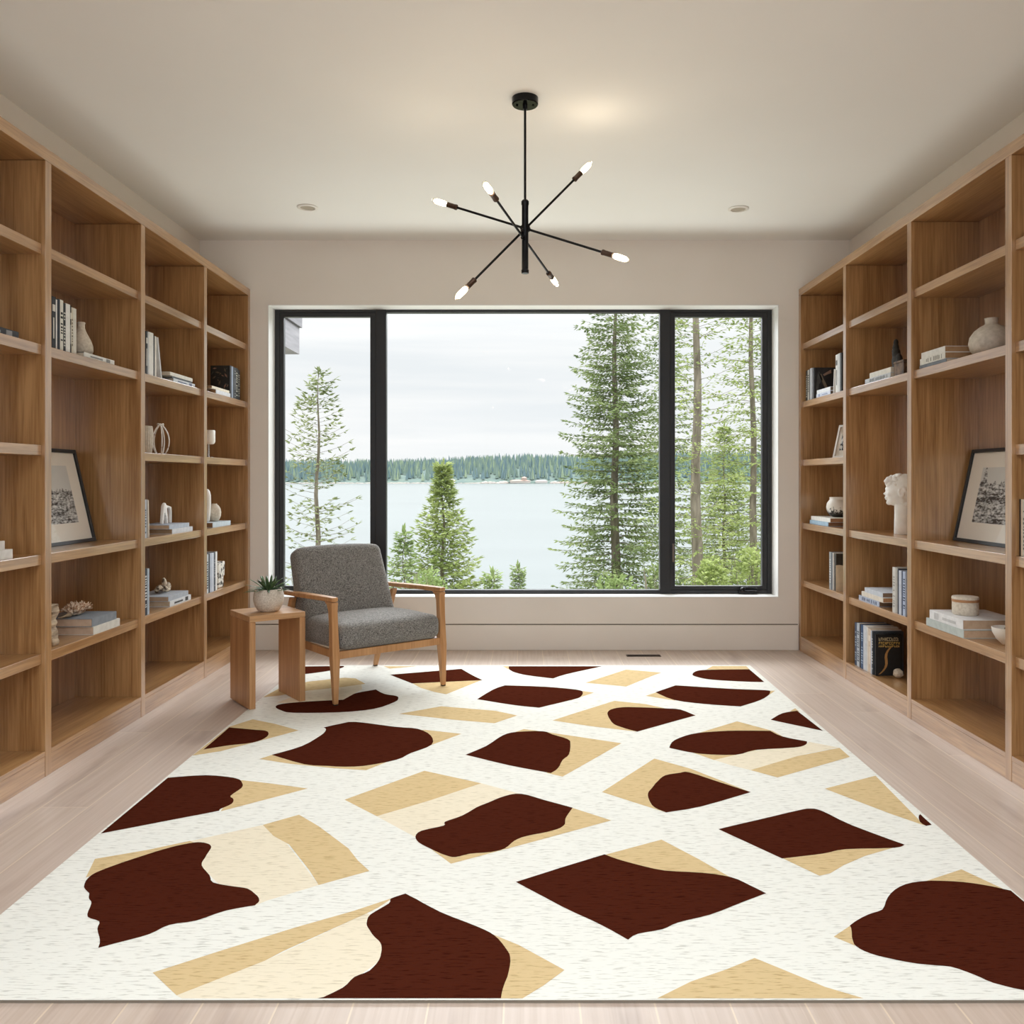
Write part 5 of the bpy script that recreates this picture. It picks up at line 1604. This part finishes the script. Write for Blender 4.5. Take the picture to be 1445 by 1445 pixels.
b = MB(); b.lathe([(.001, 0), (.022, 0), (.026, .006), (.044, .024), (.058, .050), (.062, .072), (.059, .073), (.054, .052), (.040, .030), (.020, .016), (.001, .014)], 40)
b.build('bowl_body', M['white_ceramic'], v, smooth=True, angle=60)
b = MB(); r = random.Random(1)
for i in range(14):
    a = r.uniform(0, 6.28); q = r.uniform(0, .034)
    b.ball((q * math.cos(a), q * math.sin(a), .050 + r.uniform(0, .012)), .012, .012, .009, 8)
b.build('pebbles', M['shell'], v, smooth=True)

# --- bay cut by the right edge of the picture
G = 'books at the right edge of the photo'
y = 3.374
for t, h, c, dc, k, lb in (
        (.010, .222, (44, 36, 34), None, BLACK, 'thin dark brown book beside the oak divider at the right picture edge'),
        (.010, .222, (222, 206, 186), None, BLACK, 'thin cream book next to the divider at the right picture edge'),
        (.026, .220, (206, 202, 192), 'text', (120, 116, 108), 'ivory lettered book at the right picture edge'),
        (.030, .222, (58, 66, 84), None, BLACK, 'dark blue-grey book cut by the right picture edge')):
    y -= t + .0012
    up(1, y, D3, t, h, .16, c, lb, G, d0=.028, deco=dc, decoc=k)
# ------------------------------------------------------------------ outdoors: ground, lake, far shore
def gnd_z(x, y):
    """wooded bank dropping from the house to the lake"""
    if y < 7.5: base = -1.15
    elif y < 14: base = -1.15 - (y - 7.5) * .16
    elif y < 46: base = -2.19 - (y - 14) * .095
    else: base = -5.23 - (y - 46) * .12
    base += max(0, x - 1) * .018 * min(1, max(0, (y - 9) / 10))
    return base + .18 * math.sin(x * .7 + y * .35) * min(1, max(0, (y - 9) / 6))


b = MB(); vs = []; fs = []
NX, NY = 44, 40
for j in range(NY):
    y = 6.35 + 48 * (j / (NY - 1)) ** 1.25
    for i in range(NX):
        x = -26 + 60 * i / (NX - 1)
        vs.append((x, y, gnd_z(x, y)))
for j in range(NY - 1):
    for i in range(NX - 1):
        a = j * NX + i
        fs.append((a, a + 1, a + NX + 1, a + NX))
b.add(vs, fs)
o = b.build('ground', noise_mat('forest_bank', (84, 84, 56), (128, 128, 92), nscale=3, rough=1, bump=.6, bdist=.1), smooth=True)
struct(o)

LAKE = 1.183 - 6.3
m = noise_mat('pale_lake_water', (122, 130, 130), (134, 142, 142), scale=(.02, .05, 1), nscale=1, detail=5, rough=0.22, spec=.6)
b = MB()
b.add([(-2600, 30, LAKE), (2600, 30, LAKE), (2600, 1700, LAKE), (-2600, 1700, LAKE)], [(0, 1, 2, 3)])
o = b.build('lake', m)
struct(o)

# far shore: low wooded ridge whose height follows the skyline
def ridge_h(x):
    u = x / 1500 * 1218 + 740
    pts = [(-400, 636), (300, 642), (400, 641), (545, 641), (620, 638), (680, 634), (740, 631), (800, 632), (870, 632), (1000, 626), (1200, 628), (1900, 640)]
    for (a, p), (c, q) in zip(pts, pts[1:]):
        if a <= u <= c:
            yy = p + (q - p) * (u - a) / (c - a)
            return (677 - yy) * 1500 / 1218 + 1.183
    return 40


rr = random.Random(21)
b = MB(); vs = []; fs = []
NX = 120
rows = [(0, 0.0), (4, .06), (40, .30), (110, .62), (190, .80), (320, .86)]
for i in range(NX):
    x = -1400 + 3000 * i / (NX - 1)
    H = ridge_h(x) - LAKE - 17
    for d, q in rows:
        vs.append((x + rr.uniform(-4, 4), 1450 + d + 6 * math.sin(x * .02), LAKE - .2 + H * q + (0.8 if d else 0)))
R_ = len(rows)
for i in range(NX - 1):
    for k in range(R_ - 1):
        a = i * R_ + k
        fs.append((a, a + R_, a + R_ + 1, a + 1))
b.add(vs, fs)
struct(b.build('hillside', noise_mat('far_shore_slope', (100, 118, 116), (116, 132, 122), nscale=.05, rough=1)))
# pale rocks at the waterline
b = MB()
for i in range(420):
    x = rr.uniform(-560, 420)
    if -30 < x < 44 or -134 < x < -110: continue
    wgt = 1 + 1.5 * (abs(x - 20) < 90)
    b.ball((x, 1447 + 6 * math.sin(x * .02) + rr.uniform(-2, 2), LAKE + .2), rr.uniform(2, 7), 3, rr.uniform(.6, 1.7) * wgt, 6)
o = b.build('shore_rocks', noise_mat('pale_shore_rock', (170, 156, 146), (206, 196, 188), nscale=.3, rough=1))
tag(o, 'pale rocks strung along the far waterline of the lake', 'rocks', kind='stuff')
# dense far forest: more trunks and crowns than anyone could count
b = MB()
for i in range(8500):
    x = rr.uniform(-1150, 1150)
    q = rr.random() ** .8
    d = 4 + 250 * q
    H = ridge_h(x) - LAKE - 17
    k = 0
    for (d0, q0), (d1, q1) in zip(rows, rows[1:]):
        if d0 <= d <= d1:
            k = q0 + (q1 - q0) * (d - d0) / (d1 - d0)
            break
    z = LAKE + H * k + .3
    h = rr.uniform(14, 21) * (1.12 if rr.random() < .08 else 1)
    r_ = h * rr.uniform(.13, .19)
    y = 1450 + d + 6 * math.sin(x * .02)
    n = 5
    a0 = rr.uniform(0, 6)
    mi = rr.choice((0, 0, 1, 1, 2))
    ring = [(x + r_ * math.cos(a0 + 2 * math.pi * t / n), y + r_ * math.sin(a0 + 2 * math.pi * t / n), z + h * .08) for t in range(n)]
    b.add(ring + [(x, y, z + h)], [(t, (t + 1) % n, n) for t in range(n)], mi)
o = b.build('far_forest', [mat('hazed_conifer_blue', (108, 128, 132), 1, 0, 0), mat('hazed_conifer_green', (120, 138, 128), 1, 0, 0), mat('hazed_conifer_light', (142, 158, 134), 1, 0, 0)])  # distance haze mixed into the conifer colours as pale blue-grey
tag(o, 'dense haze-coloured conifer forest along the far shore of the lake', 'forest', kind='stuff')


def far_house(px, w_, d_, h_, label, roofc, wallc, tower=0):
    x = (px - 740) * 1440 / 1218
    y = 1440 + 6 * math.sin(x * .02)
    t = thing('lake_house', label, 'house', (x, y, LAKE + 1.0))
    b = MB(); b.box(-w_ / 2, w_ / 2, 0, d_, 0, h_ * .55)
    b.build('walls', mat('far_house_wall', wallc, .9), t)
    b = MB()
    b.add([(-w_ * .56, -1, h_ * .55), (w_ * .56, -1, h_ * .55), (w_ * .56, d_ + 1, h_ * .55), (-w_ * .56, d_ + 1, h_ * .55), (-w_ * .3, d_ / 2, h_), (w_ * .3, d_ / 2, h_)],
          [(0, 1, 5, 4), (1, 2, 5), (2, 3, 4, 5), (3, 0, 4), (3, 2, 1, 0)])
    if tower:
        b.lathe([(4.2, h_ * .8), (4.2, h_ + 2.5), (5.4, h_ + 2.6), (.6, h_ + 5.2)], 8, (w_ * .2, d_ / 2, 0))
    b.build('roof', mat('far_house_roof', roofc, .9), t)


far_house(734, 34, 10, 5.5, 'long low pale brown house on the far shore, left of the tall spruce', (178, 158, 148), (206, 196, 188), 1)
far_house(764, 20, 9, 5.0, 'small pale house at the right of the far shore group', (196, 182, 176), (214, 206, 202))
far_house(637, 12, 8, 6.5, 'tiny white gabled building on the far shore behind the small spruce', (210, 204, 204), (222, 218, 216))

# grey eave of the house, seen at the top left through the window
t = thing('roof_eave', 'grey boarded roof eave corner at the top left of the window', 'roof eave', (-2.6, 7.0, 2.3))
b = MB()
x1 = px_x(422.5, 7.6) + 2.6
z0 = px_z(500, 7.6) - 2.3; z1 = px_z(463, 7.6) - 2.3
b.box(-.9, x1, -.6, .6, z0, z1)
b.build('fascia_board', noise_mat('grey_stained_boards', (112, 110, 115), (132, 130, 134), scale=(1, 1, 14), nscale=3, rough=.8), t)
b = MB(); b.box(-.95, x1 + .02, -.62, .62, z1 + .005, z1 + .9)
b.build('upper_board', noise_mat('grey_stained_boards_dark', (92, 90, 95), (110, 108, 112), scale=(1, 1, 14), nscale=3, rough=.8), t)

# ------------------------------------------------------------------ trees outside the window
def leaf_mat(name, c1, c2):
    m = noise_mat(name, c1, c2, nscale=1.1, detail=5, rough=0.8, spec=.15, p0=.35, p1=.65)
    t, b = nodes(m)
    tr = t.nodes.new('ShaderNodeBsdfTranslucent')
    mx = t.nodes.new('ShaderNodeMixShader'); mx.inputs['Fac'].default_value = .35
    src = b.inputs['Base Color'].links[0].from_socket
    t.links.new(src, tr.inputs['Color'])
    out = [n for n in t.nodes if n.type == 'OUTPUT_MATERIAL'][0]
    t.links.new(b.outputs['BSDF'], mx.inputs[1]); t.links.new(tr.outputs['BSDF'], mx.inputs[2])
    t.links.new(mx.outputs['Shader'], out.inputs['Surface'])
    return m


LM = [leaf_mat('spruce_needles', (108, 126, 84), (160, 174, 120)), leaf_mat('pine_needles', (116, 128, 90), (164, 172, 128)),
      leaf_mat('yellow_green_needles', (128, 146, 84), (182, 194, 128)), leaf_mat('pale_sapling_needles', (120, 142, 84), (170, 186, 130))]
BARK = noise_mat('grey_brown_bark', (96, 88, 78), (158, 148, 134), scale=(1, 1, .25), nscale=9, rough=.95, bump=.5, bdist=.02)


def conifer(name, label, px, Y, top_px, half_px, seed, lm=0, base_px=None, dens=1.0, clump=1.0, trunk=.10, lean_=0.0, shape=.75, bare=0.0, gaps=0.0, droop=.25, spray=.16):
    """px/top_px/half_px give where the trunk, tip and widest branches stand at distance Y"""
    r = random.Random(seed)
    x0 = px_x(px, Y)
    zb = gnd_z(x0, Y) - .1
    zt = px_z(top_px, Y)
    Hh = zt - zb
    Rm = half_px * Y / 1218
    t = thing('conifer_tree', label, 'tree', (x0, Y, zb), 0, 'conifers outside the window')
    b = MB()
    n = 14
    pts = [(lean_ * (i / n) * Hh + .03 * math.sin(i * 1.3 + seed), .03 * math.cos(i), Hh * i / n) for i in range(n + 1)]
    b.tube(pts, [max(.006, trunk * (1 - i / n) ** .8) for i in range(n + 1)], 8)
    b.build('trunk', BARK, t, smooth=True)
    wood_b = MB(); fo = MB()

    def twig(p, d, L, wdt):
        """a flat spray of needles: a lens-shaped blade with a slightly lifted rib"""
        s = d.cross(Vector((0, 0, 1)))
        if s.length < .01: s = Vector((1, 0, 0))
        s = s.normalized()
        s = (s + Vector((0, 0, r.uniform(-.9, .9)))).normalized()
        q = p + d * L
        mpt = p + d * L * .45
        up_ = Vector((0, 0, wdt * .4))
        fo.add([p, mpt + s * wdt, q, mpt - s * wdt, mpt + up_], [(0, 4, 1), (1, 4, 2), (2, 4, 3), (3, 4, 0)])
    z = bare * Hh + .2
    vis0 = px_z(860, Y) - zb
    if vis0 > z: z = vis0
    while z < Hh * .985:
        u = z / Hh
        prof = (1 - u) ** shape
        R = Rm * prof / max(.2, max(.01, 1 - max(bare, (px_z(800, Y) - zb) / Hh)) ** shape)
        nb = int(r.uniform(4.5, 7.5))
        a0 = r.uniform(0, 6.28)
        for k in range(nb):
            if r.random() < gaps: continue
            a = a0 + 2 * math.pi * k / nb + r.uniform(-.25, .25)
            L = max(.10, R * r.uniform(.62, 1.12))
            cx = lean_ * z
            o_ = Vector((cx, 0, z + r.uniform(-.05, .05)))
            d = Vector((math.cos(a), math.sin(a), .28 - droop * 1.2 * (1 - u)))
            steps = max(3, int(L / (.16 / dens)))
            prev = o_
            P = [o_]
            for i in range(1, steps + 1):
                q = i / steps
                pt = o_ + Vector((d.x, d.y, 0)) * L * q + Vector((0, 0, L * (d.z * q - droop * q * q + .22 * q ** 3)))
                P.append(pt)
            wood_b.tube(P[::2] if len(P) > 4 else P, [max(.003, .007 * L * (1 - i / max(1, len(P[::2]) if len(P) > 4 else len(P)))) for i in range(len(P[::2]) if len(P) > 4 else len(P))], 4)
            side = Vector((-math.sin(a), math.cos(a), 0))
            for i in range(1, len(P)):
                q = i / (len(P) - 1)
                if q < .18 and L > .6 and r.random() < .7: continue
                f = (P[i] - P[i - 1]).normalized()
                tl = min(.42, L * .45) * (1.05 - q * .55) * clump
                for sg in (-1, 1):
                    for _ in range(2 if r.random() < .6 * dens else 1):
                        dd = (f * r.uniform(.5, 1.1) + side * sg * r.uniform(.5, 1.1) + Vector((0, 0, r.uniform(-.45, .18)))).normalized()
                        st = P[i] + side * sg * r.uniform(0, .03)
                        m_ = max(1, int(tl / spray))
                        for j in range(m_):
                            pp = st + dd * (tl * j / m_)
                            d2 = (dd + Vector((r.uniform(-.5, .5), r.uniform(-.5, .5), r.uniform(-.5, .2)))).normalized()
                            twig(pp, d2, spray * r.uniform(.8, 1.5), spray * r.uniform(.16, .30))
                if q > .9:
                    twig(P[i], f, spray * 1.3, spray * .28)
        z += max(.05, Hh * .017 * r.uniform(.7, 1.3) / dens * (.6 + .6 * (1 - u)))
    for _ in range(6):
        twig(Vector((lean_ * Hh, 0, Hh - .12 * r.random())), Vector((r.uniform(-.4, .4), r.uniform(-.4, .4), 1)).normalized(), .14, .03)
    wood_b.build('branches', BARK, t)
    fo.build('needles', LM[lm], t)
    return t


conifer('tall_spruce', 'tall dense spruce left of the right window mullion, trunk in full view', 868, 22, 330, 92, 11, lm=0, trunk=.14, dens=1.25, shape=.55, gaps=.03, spray=.115)
conifer('edge_spruce', 'spruce half hidden behind the right window mullion', 941, 25, 290, 60, 12, lm=0, trunk=.13, dens=1.0, shape=.5, gaps=.08, spray=.12)
conifer('slim_pine', 'sparse slim pine rising at the left pane behind the armchair', 445, 19, 524, 62, 13, lm=1, trunk=.085, dens=.72, shape=.42, gaps=.34, clump=.62, lean_=.012, droop=.12, spray=.12)
conifer('young_spruce', 'young bushy spruce in the middle pane right of the armchair', 625, 17, 652, 52, 14, lm=2, trunk=.06, dens=1.35, shape=1.05, clump=.8, droop=.18, spray=.11)
conifer('pine_sapling', 'pale thin sapling between the armchair and the young spruce', 570, 14, 748, 22, 15, lm=3, trunk=.02, dens=1.3, shape=.8, clump=.5, spray=.07)
conifer('shore_sapling', 'tiny sapling tip right of the young spruce at the window sill', 695, 13, 806, 12, 16, lm=3, trunk=.015, dens=1.6, shape=.9, clump=.4, spray=.06)
conifer('second_sapling', 'tiny thin sapling tip nearest the tall spruce at the window sill', 731, 16, 798, 8, 17, lm=3, trunk=.012, dens=1.5, shape=.9, clump=.35, spray=.06)
conifer('trunked_fir', 'old fir with a thick bare grey trunk in the right pane', 983, 17, 150, 70, 18, lm=2, trunk=.13, dens=.85, shape=.30, gaps=.28, clump=.9, droop=.15, spray=.085)
conifer('leaning_pine', 'tall pine with a slim leaning trunk near the right window frame', 1066, 21, 200, 72, 19, lm=2, trunk=.11, dens=.9, shape=.35, gaps=.15, clump=1.0, lean_=-.012, spray=.10)
conifer('corner_fir', 'broad fir at the far right edge of the right pane', 1118, 26, 360, 95, 20, lm=0, trunk=.13, dens=.95, shape=.5, gaps=.1, spray=.12)
conifer('backing_fir', 'shorter fir filling the gap between the two tall trunks in the right pane', 1022, 32, 600, 70, 22, lm=2, trunk=.08, dens=1.05, shape=.7, spray=.12)


def bush(label, px, Y, top_px, half_px, seed, lm, n=900):
    r = random.Random(seed)
    x0 = px_x(px, Y); zb = gnd_z(x0, Y) - .1
    Hh = px_z(top_px, Y) - zb; Rm = half_px * Y / 1218
    t = thing('shrub', label, 'shrub', (x0, Y, zb), 0, 'shrubs below the window')
    st = MB(); fo = MB()
    for i in range(16):
        a = r.uniform(0, 6.28); rr_ = r.uniform(.1, .8) * Rm
        P = [Vector((0, 0, 0)), Vector((math.cos(a) * rr_ * .5, math.sin(a) * rr_ * .5, Hh * .5)), Vector((math.cos(a) * rr_, math.sin(a) * rr_, Hh * r.uniform(.75, 1)))]
        st.tube(P, [.02, .012, .004], 5)
    for i in range(n):
        a = r.uniform(0, 6.28); u = r.random() ** .5; v_ = r.uniform(.1, 1)
        lim = Rm * math.sqrt(max(0, 1 - max(0, (v_ - .35) / .65) ** 2.4))
        p = Vector((math.cos(a) * lim * u, math.sin(a) * lim * u, Hh * v_ * r.uniform(.93, 1.02)))
        d = (Vector((math.cos(a), math.sin(a), 0)) * .6 + Vector((r.uniform(-.8, .8), r.uniform(-.8, .8), r.uniform(-.3, 1)))).normalized()
        s = d.cross(Vector((r.uniform(-1, 1), r.uniform(-1, 1), 1))).normalized()
        L = r.uniform(.05, .12)
        fo.add([p, p + d * L * .5 + s * L * .28, p + d * L, p + d * L * .5 - s * L * .28, p + d * L * .5 + Vector((0, 0, L * .15))], [(0, 4, 1), (1, 4, 2), (2, 4, 3), (3, 4, 0)])
    st.build('stems', BARK, t)
    fo.build('foliage', LM[lm], t)


bush('rounded yellow-green shrub low in the right pane before the thick trunk', 1003, 13, 790, 36, 31, 2, 1800)
bush('low shrub in the right pane corner above the crank handle', 1060, 14, 775, 34, 32, 2, 1500)
bush('low pale shrub just above the sill right of the armchair', 606, 13, 806, 48, 33, 3, 1100)
bush('low green shrub above the sill under the tall spruce', 868, 15, 812, 60, 34, 3, 1500)
bush('small green shrub just behind the right window mullion', 925, 14, 800, 26, 35, 0, 800)
bush('thin pale shrub at the left pane behind the chair back', 430, 13, 806, 36, 36, 3, 600)
